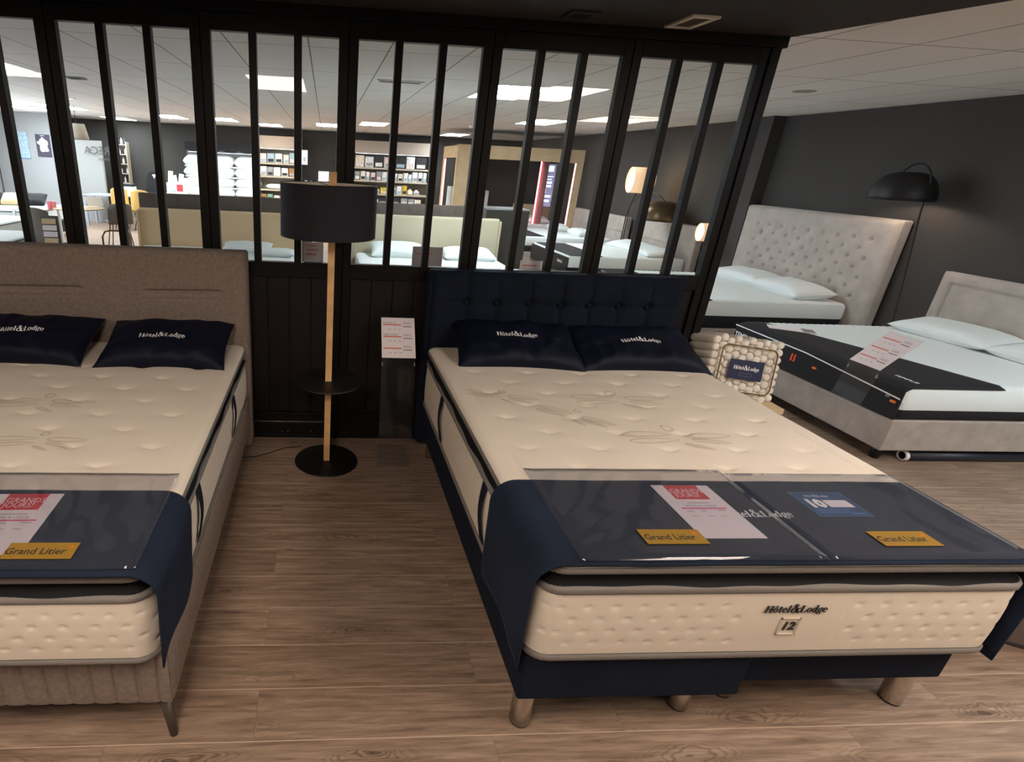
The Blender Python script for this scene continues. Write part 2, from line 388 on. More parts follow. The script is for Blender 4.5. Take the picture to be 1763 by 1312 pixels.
# =================================================================== the room
XL, XR, YF, YB, ZC = -7.2, 6.97, -6.5, 14.0, 2.577
struct(MB().box(XL, XR, YF, YB, -.05, 0).build('floor', FLOOR))
struct(MB().box(XL-.1, XR+.1, YF-.1, YB+.1, ZC, ZC+.06).build('ceiling', TILES))
struct(MB().box(XR, XR+.1, YF, YB, 0, ZC).build('wall_right', DARKWALL))
struct(MB().box(XL-.1, XR+.1, YB, YB+.1, 0, ZC).build('wall_back', DARKWALL))
struct(MB().box(XL-.1, XL, YF, YB, 0, ZC).build('wall_left', WHITEW))
struct(MB().box(XL-.1, XR+.1, YF-.1, YF, 0, ZC).build('wall_front', WALLG))
struct(MB().box(6.80, XR, 3.95, 4.30, 0, ZC).build('trim_1', DARKWALL))          # pilaster on the right wall
struct(MB().poly([(XL, YF), (5.95, YF), (3.68, .06), (3.68, .075), (XL, .075)], 2.555, ZC).build('trim_2', BLACKC))   # dark painted ceiling zone

ADDED_DAY = led('added_daylight_pane', (226, 238, 255), 8)  # glow for made-up windows out of view, added to lift the far ceiling
for i_, y_ in enumerate((2.2, 4.7, 7.2, 9.7)):
    w_ = struct(bpy.data.objects.new('window_%d' % (20+i_), None)); COL.objects.link(w_); w_.location = (XL, y_, 0)  # invented left wall windows, only there to carry the added glowing panes
    f_ = MB(); f_.box(0, .06, -1.1, 1.1, .25, .33); f_.box(0, .06, -1.1, 1.1, 2.36, 2.44); f_.box(0, .06, -1.1, -1.03, .33, 2.36); f_.box(0, .06, 1.03, 1.1, .33, 2.36)
    f_.build('frame', WHITEW, w_); MB().box(.01, .03, -1.03, 1.03, .33, 2.36).build('pane', ADDED_DAY, w_)

# ---- glazed partition, panels 0.791 m wide with three tall panes each
PX0, PP, PQ, PWD, ZT, ZB = -.2904, .7912, .242, .200, 2.417, 1.212
def partition_panel(k, idx):
    x0 = PX0+k*PP-.053; x1 = x0+PP
    w = struct(bpy.data.objects.new('window_%d' % idx, None)); COL.objects.link(w); w.location = (x0, 0, 0)
    g0 = PX0+k*PP-x0
    fr = MB()
    fr.box(.002, g0, 0, .05, .12, 2.50); fr.box(g0+2*PQ+PWD, PP-.002, 0, .05, .12, 2.50)
    fr.box(g0, g0+2*PQ+PWD, 0, .05, ZT, 2.50)
    fr.box(g0, g0+2*PQ+PWD, 0, .05, 1.12, ZB); fr.box(g0, g0+2*PQ+PWD, 0, .05, .12, .19)
    fr.box(-.006, .006, .02, .03, .12, 2.5)
    fr.build('frame', BLACK, w, bevel=.003, seg=2)
    for j in (0, 1):
        MB().box(g0+j*PQ+PWD, g0+(j+1)*PQ, -.001, .051, ZB, ZT).build('mullion', BLACK, w, bevel=.003, seg=2)
    p = MB()
    for j in range(3): p.box(g0+j*PQ, g0+j*PQ+PWD, .022, .028, ZB, ZT)
    p.build('pane', GLASS, w)
    b = MB(); n = 5; bw = (2*PQ+PWD)/n
    for j in range(n): b.box(g0+j*bw+.0025, g0+(j+1)*bw-.0025, .018, .034, .19, 1.12)
    b.box(g0, g0+2*PQ+PWD, .026, .033, .19, 1.12)
    b.build('board_panel', BOARD, w, bevel=.003, seg=1)
for i, k in enumerate(range(-3, 5)): partition_panel(k, i+1)
xe = PX0+5*PP-.053
struct(MB().box(xe, xe+.055, -.01, .06, 0, 2.50).build('trim_3', BLACK, bevel=.003))       # end post
t = MB().box(-3, xe+.075, -.02, .065, 2.50, 2.554); struct(t.build('trim_4', BLACK))        # head rail under the dark ceiling
t = MB().box(-3, xe, -.004, .056, 0, .119); t.box(-3, xe, -.010, .0, .108, .116); t.box(-3, xe, -.010, 0, .02, .028)
struct(t.build('trim_5', BLACK, bevel=.002, seg=2))                                      # base rail
struct(MB().box(.66, 1.14, -.013, -.010, .128, .133).build('trim_8', STEEL))
sc = MB()
for x in (.66, .86, .90, 1.06, 1.11, 1.27, 1.30): sc.obox(Matrix.Translation((x, -.012, .055)), .012, .006, .004)
struct(sc.build('trim_6', STEEL))

# ---- ceiling light panels
def ceiling_light(x0, x1, y0, y1, m, label, group=None, z=ZC, name='ceiling_light_panel'):
    t = thing(name, label, 'ceiling light', ((x0+x1)/2, (y0+y1)/2, z), 0, group)
    w, l = (x1-x0)/2, (y1-y0)/2; f = .012
    b = MB()
    b.box(-w, w, -l, -l+f, -.006, 0); b.box(-w, w, l-f, l, -.006, 0); b.box(-w, -w+f, -l+f, l-f, -.006, 0); b.box(w-f, w, -l+f, l-f, -.006, 0)
    b.build('frame', WHITE, t)
    MB().box(-w+f, w-f, -l+f, l-f, -.004, -.001).build('diffuser', m, t)
    return t
for n, (x0, y0, m, lab) in enumerate([
    (2.79, 2.62, LEDC, 'bright white ceiling light panel nearest behind the glazed partition, above the olive headboard'),
    (4.56, 6.25, LEDC, 'bright white ceiling light panel above the black and white beds by the right wall'),
    (4.25, 11.8, LEDC, 'white ceiling light panel in front of the wooden booth, above its left corner'),
    (.88, 10.4, LEDC, 'small looking white ceiling light panel just left of the post above the drum lamp shade'),
    (1.86, 9.1, LEDS, 'warm white ceiling light panel in front of the right hand product shelves'),
    (-.62, 11.7, LEDS, 'warm ceiling light panel in front of the left hand product shelves'),
    (-1.6, 10.3, LEDC, 'white ceiling light panel above the wall of white pillows'),
    (-2.8, 10.3, LEDC, 'white ceiling light panel left of the white pillow wall, over the waiting counter'),
    (-4.65, 12.3, LEDC, 'farthest white ceiling light panel, above the office desk'),
    (-4.6, 8.9, LEDC, 'white ceiling light panel beside the cone pendant lamp'),
    (-5.75, 9.9, LEDC, 'leftmost white ceiling light panel, near the white wall with posters')]):
    ceiling_light(x0, x0+.59, y0, y0+1.2, m, lab)
for x0, y0, lab in [(.30, -3.95, 'warm ceiling light panel behind the viewer, mirrored in the glazed partition'),
                    (3.25, -3.5, 'warm ceiling light panel to the right behind the viewer'),
                    (-2.6, -4.0, 'warm ceiling light panel to the left behind the viewer')]:
    ceiling_light(x0, x0+.59, y0, y0+1.25, LEDW, lab, z=2.555)
ceiling_light(6.05, 6.64, -2.9, -1.7, LEDC, 'added unseen white ceiling light panel that brightens the nearest grey bed with cool light')  # extra panel put in out of view for cooler light on the right
ceiling_light(5.05, 5.95, -5.9, -4.9, LEDW, 'warm ceiling light panel far to the right behind the viewer', z=2.555)
d = thing('ceiling_downlight', 'small round glowing spotlight in the white ceiling above the yellow chairs', 'ceiling light', (-3.18, 7.14, ZC))
MB().lathe([(.05, -.012), (.07, -.012), (.075, 0), (.05, 0)], n=20, cap=False).build('trim_ring', WHITE, d)
MB().lathe([(.0, -.008), (.05, -.008)], n=20, cap=False).build('bulb', LAMPON, d)
def vent(x0, x1, y0, y1, z, mf, mi, label):
    t = thing('ceiling_vent', label, 'air vent', ((x0+x1)/2, (y0+y1)/2, z)); w, l = (x1-x0)/2, (y1-y0)/2; f = .03
    b = MB(); b.box(-w, w, -l, -l+f, -.012, 0); b.box(-w, w, l-f, l, -.012, 0); b.box(-w, -w+f, -l+f, l-f, -.012, 0); b.box(w-f, w, -l+f, l-f, -.012, 0)
    b.build('frame', mf, t, bevel=.002, seg=2)
    s_ = MB()
    for i in range(7):
        y = -l+f+(2*l-2*f)*(i+.5)/7; s_.obox(Matrix.Translation((0, y, -.006)) @ Matrix.Rotation(.6, 4, 'X'), 2*w-2*f, .016, .002)
    s_.build('slats', mi, t); MB().box(-w+f, w-f, -l+f, l-f, -.002, -.0005).build('backing', mi, t)
vent(2.92, 3.07, -.325, -.075, 2.555, mat('vent_cream', (222, 214, 196), .6), mat('vent_grey', (120, 112, 100), .7), 'cream framed square vent in the black ceiling')
vent(2.33, 2.485, -.265, -.12, 2.555, mat('vent_black', (34, 31, 30), .8), mat('vent_black2', (20, 18, 18), .8), 'black square vent in the black ceiling left of the cream vent')
vent(-1.95, -1.75, 4.0, 4.2, ZC, mat('vent_w', (150, 150, 146), .8), mat('vent_w2', (95, 95, 92), .8), 'small grey vent in the white ceiling behind the leftmost panes')
vent(1.62, 2.1, 2.75, 2.9, ZC, WHITE, mat('vent_w3', (140, 130, 110), .8), 'narrow slotted vent in the white ceiling behind the middle panes')
tag(MB().lathe([(0, -.006), (.085, -.006), (.095, 0)], c=(5.456, 1.94, ZC), n=28, cap=False).build('ceiling_speaker', mat('speaker_grille', (160, 155, 150), .8, bump=.5, bscale=900), smooth=True), 'round pale speaker disc flush in the white ceiling at the right', 'speaker')
tag(MB().lathe([(0, -.05), (.05, -.045), (.06, -.02), (.06, 0)], c=(4.06, 8.6, ZC), n=20, cap=False).build('smoke_detector', WHITE, smooth=True), 'white round smoke detector on the ceiling before the wooden booth', 'smoke detector')

# =================================================================== bedding builders
def rrect(x0, x1, y0, y1, r, step=.02):
    """points and outward normals around a rounded rectangle, plus arc length"""
    pts = []
    def seg(a, b, n):
        L_ = math.dist(a, b); k = max(1, round(L_/step))
        for i in range(k): pts.append((a[0]+(b[0]-a[0])*i/k, a[1]+(b[1]-a[1])*i/k, n[0], n[1]))
    def cor(cx, cy, a0):
        k = max(4, round(r*PI/2/step))
        for i in range(k):
            a = a0+PI/2*i/k; pts.append((cx+r*math.cos(a), cy+r*math.sin(a), math.cos(a), math.sin(a)))
    seg((x0+r, y0), (x1-r, y0), (0, -1)); cor(x1-r, y0+r, -PI/2)
    seg((x1, y0+r), (x1, y1-r), (1, 0)); cor(x1-r, y1-r, 0)
    seg((x1-r, y1), (x0+r, y1), (0, 1)); cor(x0+r, y1-r, PI/2)
    seg((x0, y1-r), (x0, y0+r), (-1, 0)); cor(x0+r, y0+r, PI)
    out = []; s = 0
    for i, p in enumerate(pts):
        if i: s += math.dist(p[:2], pts[i-1][:2])
        out.append(p+(s,))
    return out
def band(x0, x1, y0, y1, r, prof, step=.02, disp=None):
    """a strip around the mattress: prof = [(z, outset)]"""
    P = rrect(x0, x1, y0, y1, r, step); m = MB(); n = len(P); k = len(prof)
    for (x, y, nx, ny, s) in P:
        for z, o in prof:
            q = o - (disp(x, y, z, s) if disp else 0)
            m.v.append((x+nx*q, y+ny*q, z))
    for i in range(n):
        j = (i+1) % n
        for q in range(k-1): m.f.append((i*k+q, j*k+q, j*k+q+1, i*k+q+1))
    return m
def topcap(x0, x1, y0, y1, r, zt, drop, R, hf=None, step=.02):
    nx = round((x1-x0)/step); ny = round((y1-y0)/step)
    def fn(u, v):
        x = x0+(x1-x0)*u; y = y0+(y1-y0)*v
        for cx, cy, sx, sy in ((x0+r, y0+r, -1, -1), (x1-r, y0+r, 1, -1), (x1-r, y1-r, 1, 1), (x0+r, y1-r, -1, 1)):
            dx, dy = x-cx, y-cy
            if dx*sx > 0 and dy*sy > 0:
                mx = max(abs(dx), abs(dy)); l = math.hypot(dx, dy)
                x, y = cx+dx/l*mx, cy+dy/l*mx
        ddx = min(x-x0, x1-x); ddy = min(y-y0, y1-y)
        if ddx < r and ddy < r: t = r-math.hypot(r-ddx, r-ddy)
        else: t = min(ddx, ddy)
        t = clamp(t/R, 0, 1)
        z = zt-drop*(1-math.sqrt(max(0, 1-(1-t)**2)))
        if hf: z += hf(x, y)
        return x, y, z
    return MB().grid(nx, ny, fn)

def hotel_mattress(label, x0, z, lay, logo=False):
    """pillow-top mattress 1.6 x 2.0 m; lay = z levels"""
    t = thing('mattress', label, 'mattress', (x0+.8, -1.17, z))
    zb, z1, z2, z3, z4, z5, zt = [q-z for q in lay]
    X0, X1, Y0, Y1, r = -.8, .8, -1.0, 1.0, .07
    def side(x, y, zz, s):
        # quilting stitch points, staggered
        row = (zz-z1)/(z2-z1)*5; k = round(row); 
        if k < 1 or k > 4: return -.004*math.sin(PI*clamp((zz-z1)/(z2-z1), 0, 1))
        px = .088; ph = .5*(k % 2); u = s/px-ph; du = (u-round(u))*px; dz = (row-k)*(z2-z1)/5
        if logo and y < -.95 and abs(x-.03) < .17 and zz > -.0+z1+.04: return -.004*math.sin(PI*clamp((zz-z1)/(z2-z1), 0, 1))
        return .0055*math.exp(-(du*du)/(.008**2)-(dz*dz)/(.0055**2))+.0008*math.exp(-(du*du)/(.024**2)-(dz*dz)/(.016**2))-.004*math.sin(PI*clamp((zz-z1)/(z2-z1), 0, 1))
    band(X0, X1, Y0, Y1, r, [(zb, -.03), (zb, .002), (zb+.006, .006), (z1-.006, .006), (z1, .002)]).build('border_tape', TAPE, t, smooth=True)
    n = 36; pr = [(z1+(z2-z1)*i/n, 0) for i in range(n+1)]
    band(X0, X1, Y0, Y1, r, pr, step=.0085, disp=side).build('side_panel', TICK, t, smooth=True)
    band(X0, X1, Y0, Y1, r, [(z2, .002), (z2+.006, .006), (z3-.006, .006), (z3, .002), (z3, -.03)]).build('border_tape', TAPE, t, smooth=True)
    def wav(x, y, zz, s): return .004*math.sin(s*9)+.003*math.sin(s*23+1)
    band(X0, X1, Y0, Y1, r, [(z3, -.002), (z3+(z4-z3)*.25, -.03), (z3+(z4-z3)*.6, -.028), (z4, -.006)], disp=wav).build('gusset', GUSSET, t, smooth=True)
    band(X0, X1, Y0, Y1, r, [(z4, -.03), (z4, .0), (z4+.006, .005), (z5-.006, .005), (z5, .001)]).build('border_tape', TAPE, t, smooth=True)
    def hf(x, y):
        # tufts on a staggered lattice
        gx = (x+.8-.2)/.3035; gy = (y+1.17-1.17+ .55)/.1445
        wx, wy = x+.8, y-1.0          # wy 0 at head, negative to foot
        h = 0
        # lattice rows at wy = -.435 - .1445*k
        kk = (-wy-.435)/.1445; k0 = math.floor(kk)
        for k in (k0-1, k0, k0+1, k0+2):
            if k < -2 or k > 10: continue
            off = .195 if k % 2 == 0 else .345
            ux = (wx-off)/.3035; j = round(ux)
            for jj in (j-1, j, j+1):
                px = off+jj*.3035
                if px < .13 or px > 1.47: continue
                dx = wx-px; dy = (-wy-.435)-k*.1445
                h -= .011*math.exp(-(dx*dx)/(.024**2)-(dy*dy)/(.012**2))+.005*math.exp(-(dx*dx)/(.07**2)-(dy*dy)/(.04**2))
                # little smile crease
                h -= .0025*math.exp(-((abs(dx)-.028)**2)/(.018**2)-((dy-.006-abs(dx)*-.3)**2)/(.007**2))
        e = min(wx, 1.6-wx)
        h -= .0035*math.exp(-((e-.1)**2)/(.004**2))       # stitched border line
        h -= .0035*math.exp(-((-wy-.05)**2)/(.004**2))*(1 if e > .1 else 0)
        h += .002*noise.noise(Vector((x*5, y*5, 0)))
        return h
    topcap(X0, X1, Y0, Y1, r, zt, zt-z5, .05, hf, .0085).build('top_panel', TICK, t, smooth=True)
    band(X0, X1, Y0, Y1, r, [(zb, -.001), (zb, -.3)]).build('underside', TICK, t)
    # outlined dragonfly motifs, quilted flat
    def loop(cx, cy, rx, ry, ang, w=.010, a0=0, a1=2*PI):
        m = MB(); N_ = 40; c, s_ = math.cos(ang), math.sin(ang)
        def pt(a, k): 
            u, v = (rx-k)*math.cos(a), (ry-k)*math.sin(a)*(1-.35*math.cos(a))
            return cx+c*u-s_*v, cy+s_*u+c*v
        for i in range(N_+1):
            a = a0+(a1-a0)*i/N_
            for kx in (0, w):
                x, y = pt(a, kx); m.v.append((x, y, zt+hf(x, y)+.0016))
        for i in range(N_): m.f.append((2*i, 2*i+1, 2*i+3, 2*i+2))
        return m
    motifs = MB()
    def add(m2):
        b = len(motifs.v); motifs.v += m2.v; motifs.f += [tuple(b+i for i in f) for f in m2.f]
    for mx, my, sc_, ang in ((.035, .20, .82, 0), (.10, -.20, .85, 0), (-.56, .22, .6, -.3), (-.28, .0, .6, -.6)) if logo else ((.02, .09, .75, 0), (.17, -.27, .6, 0), (-.35, -.2, .9, .2)):
        c, s_ = math.cos(ang), math.sin(ang)
        for (ax, ay, rx, ry, a) in ((.17, .02, .13, .032, .0), (-.16, .03, .14, .032, .0), (.15, -.045, .10, .022, -.15), (-.15, -.04, .14, .028, .08), (.0, .10, .035, .035, 0), (.05, -.10, .07, .016, -.5)):
            ax, ay, rx, ry = [q*sc_ for q in (ax, ay, rx, ry)]
            add(loop(mx+c*ax-s_*ay, my+s_*ax+c*ay, rx, ry, a+ang))
    motifs.build('embroidery', EMB, t)
    # pull handles on the sides
    for yy in (.43, -.42):
        for sx in (-1, 1):
            m = MB()
            def hfn(u, v, sx=sx, yy=yy):
                a = (z2+.01)*(1-v)+(z1+.02)*v
                bow = .012*math.sin(PI*v)+.004
                return sx*(.8+bow+.004), yy-.055*v+.012*math.sin(PI*v)+(u-.5)*.05*(1-.25*math.sin(PI*v)), a
            m.grid(3, 14, hfn); m.build('handle', NAVY, t, smooth=True, solid=.004)
    if logo:
        lm = logo_mb(.12).xf(lambda u, v, w: (.028+u*.205, -1.0065, .575-z+v*.205)); lm.build('brand_lettering', DARKP, t, solid=.0015)
        fr = MB()
        for a in ((-.032, .032, .030, .034), (-.032, .032, -.034, -.030), (-.032, -.028, -.034, .034), (.028, .032, -.034, .034)):
            fr.box(.025+a[0], .025+a[1], -1.008, -1.003, .507-z+a[2], .507-z+a[3])
        fr.build('number_frame', EMB, t)
        text_mb('12', .045, .0012).xf(lambda u, v, w: (.025+u+.15*v, -1.0065, .507-z+v)).build('number', DARKP, t, solid=.0015)
    return t

ZR = (.370, .396, .637, .664, .713, .737, .752)
ZL = (.388, .410, .620, .645, .692, .716, .738)
matR = hotel_mattress('cream pillow-top mattress printed with the number 12 on its foot end, on the navy bed', 1.785, .37, ZR, True)
matL = hotel_mattress('cream pillow-top mattress on the taupe bed, cut off by the left edge', -.945, .388, ZL)

# ---- navy bed: two base boxes, headboard, steel legs
bed = thing('bed', 'navy velvet bed with a square tufted headboard and short steel legs', 'bed', (2.58, -1.17, 0))
def rel(m, o): return m.xf(lambda x, y, z: (x-o[0], y-o[1], z-o[2]))
O = (2.58, -1.17, 0)
rel(MB().box(1.79, 2.565, -2.155, -.18, .172, .368), O).build('base', NAVY, bed, bevel=.012)
rel(MB().box(2.60, 3.37, -2.105, -.18, .172, .368), O).build('base', NAVY, bed, bevel=.012)
for x, y in ((1.845, -2.095), (2.455, -2.05), (3.305, -2.05), (2.66, -2.0), (1.86, -.24), (3.3, -.24)):
    rel(MB().lathe([(.034, .006), (.036, .008), (.036, .16), (.036, .172)], c=(x, y, 0), n=24), O).build('leg', STEEL, bed, smooth=True)
    rel(MB().lathe([(.034, 0), (.034, .006)], c=(x, y, 0), n=24), O).build('foot_pad', BLACKM, bed)
seams = [2.001, 2.189, 2.393, 2.594, 2.78, 2.967, 3.154]
def hbN(u, v):
    x = 1.785+(3.36-1.785)*u; z = .10+(1.21-.10)*v
    d = .03
    e = min(x-1.785, 3.36-x, 1.21-z)
    d *= math.sqrt(clamp(e/.03, 0, 1))
    for sx in seams: d -= .016*math.exp(-abs(x-sx-.004*math.sin(z*30))/.009)
    zz = 1.035+.004*math.sin(x*14)
    d -= .007*math.exp(-((z-zz)/.02)**2)
    for sx in seams: d -= .03*math.exp(-((x-sx)**2+(z-zz)**2*1.6)/(.03**2))
    d += .004*noise.noise(Vector((x*7, z*7, 2)))
    return x-O[0], -.155-d-O[1], z
MB().grid(200, 110, hbN).build('headboard_panel', NAVY, bed, smooth=True)
hb = MB().box(1.763, 3.385, -.155, -.065, .06, 1.222); rel(hb, O).build('headboard', NAVY, bed, bevel=.018)
for sx in seams:
    M = Matrix.Translation((sx-O[0], -.162-O[1], 1.037)) @ Matrix.Diagonal((.016, .009, .016, 1))
    b = MB(); b.lathe([(0, -1), (.6, -.8), (1, 0), (.6, .8), (0, 1)], n=12, M=M, cap=False); b.build('button', NAVY, bed, smooth=True)

# ---- taupe bed
O = (-.145, -1.15, 0)
bedL = thing('bed', 'taupe fabric bed with channel stitched foot rail and tapered legs, at the left edge', 'bed', O)
def footrail(u, v):
    x = -.95+1.615*u; z = .16+.225*v
    k = (x+.95)/.0685; d = abs(k-round(k))*.0685
    dep = .012*(1-math.exp(-d/.008))*(math.sin(PI*clamp(v, .02, .98))**.3)
    return x-O[0], -2.118-dep-O[1], z
MB().grid(330, 10, footrail).build('foot_rail_padding', TAUPE, bedL, smooth=True)
rel(MB().box(-.955, .668, -2.118, -.17, .158, .386), O).build('frame', TAUPE, bedL, bevel=.01)
def hbL(u, v):
    x = -.965+1.64*u; z = .03+1.262*v
    d = .03*math.sqrt(clamp(min(x+.965, .675-x, 1.292-z)/.035, 0, 1))
    for c0, c1 in ((-.76, -.27), (.06, .53)):
        zc = 1.052+.01*((x-c0)/(c1-c0)-.5); k = sstep(c0-.02, c0+.05, x)*(1-sstep(c1-.05, c1+.02, x))
        d -= k*(.022*math.exp(-((z-zc)/.008)**2)+.008*math.exp(-((z-zc+.02)/.03)**2)); d += k*.006*math.exp(-((z-zc+.03)/.02)**2)
        d -= k*.004*math.exp(-((z-zc+.045)/.008)**2)
    return x-O[0], -.15-d-O[1], z
MB().grid(220, 220, hbL).build('headboard_panel', TAUPE, bedL, smooth=True)
rel(MB().box(-.965, .675, -.15, -.06, .03, 1.292), O).build('headboard', TAUPE, bedL, bevel=.018)
for x, y, dx, dy in ((.625, -2.085, .03, -.03), (-.90, -2.085, -.03, -.03), (.60, -.22, .02, .0), (-.9, -.22, -.02, 0)):
    pts = [(x-O[0], y-O[1], .165), (x+dx-O[0], y+dy-O[1], 0.0)]
    MB().tube(pts, lambda k: .024-.011*k, n=16).build('leg', TAUPELEG, bedL, smooth=True)

# ---- pillows
def pillow_mb(w, d, t, seed=0, wr=.012, flat=.5, pinch=.10):
    """cushion in the xy plane; top and bottom skins meeting in a seam"""
    m = MB(); n = 56; k = 36
    def shape(u, v, sgn):
        a, b = 2*u-1, 2*v-1
        ea = 1-pinch*(1-b*b)*0 ; 
        x = a*w/2*(1-pinch*(1-abs(b)**2)*abs(a)**3*.6); y = b*d/2*(1-pinch*1.6*(1-abs(a)**2)*abs(b)**3)
        h = (max(0, 1-a**4)*max(0, 1-b**4))**.55
        q = Vector((x*7, y*7, seed*3.1+sgn)); nz = noise.noise(q)+.5*noise.noise(q*2.3)
        fold = abs(noise.noise(Vector((x*11+seed, y*2.2, seed+5))))
        edge = sstep(1, .45, abs(b))
        z = sgn*(t/2*h*(1+.0*edge)) + sgn*wr*nz*h**.5 - sgn*wr*1.1*fold*h**.4*(1 if b < -.1 else .3)
        return x, y, z
    m.grid(n, k, lambda u, v: shape(u, v, 1)); g2 = MB().grid(n, k, lambda u, v: shape(1-u, v, -1))
    b = len(m.v); m.v += g2.v; m.f += [tuple(b+i for i in f) for f in g2.f]
    return m, shape
def place(x, y, z, tilt, rz=0, roll=0):
    return Matrix.Translation((x, y, z)) @ Matrix.Rotation(rz, 4, 'Z') @ Matrix.Rotation(tilt, 4, 'X') @ Matrix.Rotation(roll, 4, 'Y')
def navy_pillow(label, x, y, z, w, tilt, rz, seed, lx, ly, lw, group=None, roll=0):
    p = thing('pillow', label, 'pillow', (0, 0, 0)); p.matrix_world = place(x, y, z, tilt, rz, roll)
    m, sh = pillow_mb(w, .44, .17, seed, wr=.016); m.build('pillow_case', NAVYS, p, smooth=True)
    lm = logo_mb(0)
    def f(u, v, _):
        X, Y = lx+u*lw, ly+v*lw
        return (X, Y, sh(X/w+.5, Y/.44+.5, 1)[2]+.003)
    lm.xf(f).build('brand_lettering', WHITE, p)
    return p
navy_pillow('navy satin pillow against the left half of the navy headboard', 2.28, -.36, .826, .75, math.radians(22), -.05, 1, -.01, .0, .24)
navy_pillow('navy satin pillow against the right half of the navy headboard, behind the white spring block', 3.005, -.365, .818, .80, math.radians(20), .0, 4, .02, -.01, .24)
navy_pillow('navy satin pillow on the taupe bed beside the floor lamp', .26, -.43, .806, .69, math.radians(18), 0, 9, -.01, -.03, .245)
navy_pillow('navy satin pillow on the taupe bed, cut by the left edge of the photo', -.52, -.42, .812, .75, math.radians(19), 0, 14, .02, -.02, .245)

# ---- runners over the foot ends
def runner(label, x0, x1, ztop, zl, zr, yb, yf, seed=0):
    o = .034; r = .085
    path = []
    path += [(x0-o, zl+(ztop-r-zl)*i/10) for i in range(10)]
    path += [(x0-o+r*(1-math.cos(a)), ztop-r+r*math.sin(a)) for a in [PI/2*i/9 for i in range(9)]]
    path += [(x0-o+r+(x1-x0+2*o-2*r)*i/50, ztop) for i in range(50)]
    path += [(x1+o-r*(1-math.cos(a)), ztop-r+r*math.sin(a)) for a in [PI/2-PI/2*i/9 for i in range(9)]]
    path += [(x1+o, ztop-r+(zr-ztop+r)*i/10) for i in range(11)]
    n = len(path)-1
    def fn(u, v):
        i = min(n, round(u*n)); x, z = path[i]; y = yf+(yb-yf)*v
        f = math.exp(-v*24)
        side = sstep(ztop-.01, ztop-.07, z)
        dz = -.006*f*(1-side) + .0025*noise.noise(Vector((x*4, y*4, seed)))
        dx = 0
        if side:
            dep = (ztop-z)/(ztop-min(zl, zr)); dx = side*(-1 if x < (x0+x1)/2 else 1)*(.007*dep*math.sin(v*7+seed)-.016*dep)
            y += .012*dep*(1-v)
        return x+dx, y, z+dz+.004
    m = MB().grid(n, 30, fn)
    m.f = [f for f in m.f]
    return tag(m.build('bed_runner', RUNNER, smooth=True, solid=.006), label, 'bed runner')
rR = runner('navy velvet runner draped over the foot of the number 12 mattress', 1.785, 3.385, .756, .33, .33, -1.738, -2.182, 1)
rL = runner('navy velvet runner draped over the foot of the taupe bed mattress', -.945, .655, .744, .385, .385, -1.80, -2.20, 3)
logo_mb(.1).xf(lambda u, v, w: (2.60+u*.25, -1.945+v*.25+.0*u, .7636)).build('brand_lettering', WHITE, None)
for o_ in list(COL.objects):
    if o_.name.startswith('brand_lettering') and o_.parent is None: o_.parent = rR

# ---- clear vinyl sheets, price sheets, stickers
def vinyl(label, x0, x1, y0, y1, z, gold, seed, name='clear_vinyl_sheet'):
    t = thing(name, label, 'plastic sheet', ((x0+x1)/2, (y0+y1)/2, z)); cx, cy = (x0+x1)/2, (y0+y1)/2
    def fn(u, v):
        x = x0+(x1-x0)*u; y = y0+(y1-y0)*v
        return x-cx, y-cy, .0015*noise.noise(Vector((x*6, y*6, seed))) - .001*math.exp(-v*30)
    MB().grid(24, 16, fn).build('sheet', PLASTIC, t, smooth=True, solid=.0008)
    g = gold; b = MB(); sk = g[4]
    b.v = [(g[0]-cx+sk*.0, g[2]-cy, .0035), (g[1]-cx, g[2]-cy, .0035), (g[1]-cx, g[3]-cy, .0035), (g[0]-cx, g[3]-cy, .0035)]; b.f = [(0, 1, 2, 3)]
    st = b.build('gold_sticker', GOLD, t, solid=.0006); st['label'] = 'gold sticker'
    mx, my = (g[0]+g[1])/2-cx, (g[2]+g[3])/2-cy
    text_mb('Grand Litier', .033, .0005).xf(lambda u, v, w: (mx-.012+u, my-.004+v*1.1, .0042)).build('sticker_lettering', DARKP, st)
    s_ = MB(); c = (mx+.078, my+.016)
    for i in range(5):
        a = PI/2+i*2*PI/5; b0 = len(s_.v)
        for aa, rr in ((a-.5, .0035), (a, .011), (a+.5, .0035)): s_.v.append((c[0]+rr*math.cos(aa), c[1]+rr*math.sin(aa), .0044))
        s_.v.append((c[0], c[1], .0044)); s_.f.append((b0+3, b0, b0+1, b0+2))
    s_.build('star', ORANGE, st)
    return t
vinyl('clear plastic sheet over the price sheet with red banner on the number 12 mattress', 1.885, 2.655, -2.175, -1.665, .768, (2.123, 2.322, -2.106, -2.036, 0), 1)
vinyl('clear plastic sheet over the runner covering the blue ten year card', 2.66, 3.34, -2.175, -1.69, .768, (2.888, 3.085, -2.118, -2.046, 0), 2)
vinyl('clear plastic sheet over the runner of the taupe bed', -.20, .63, -2.185, -1.70, .756, (.255, .445, -2.148, -2.08, 0), 3)
def bars(m, spec, z):      # spec: (x0,x1,y0,y1)
    for a in spec: rc(m, a[0], a[2], a[1], a[3])
    m.v = [(p[0], p[1], z) for p in m.v]; return m
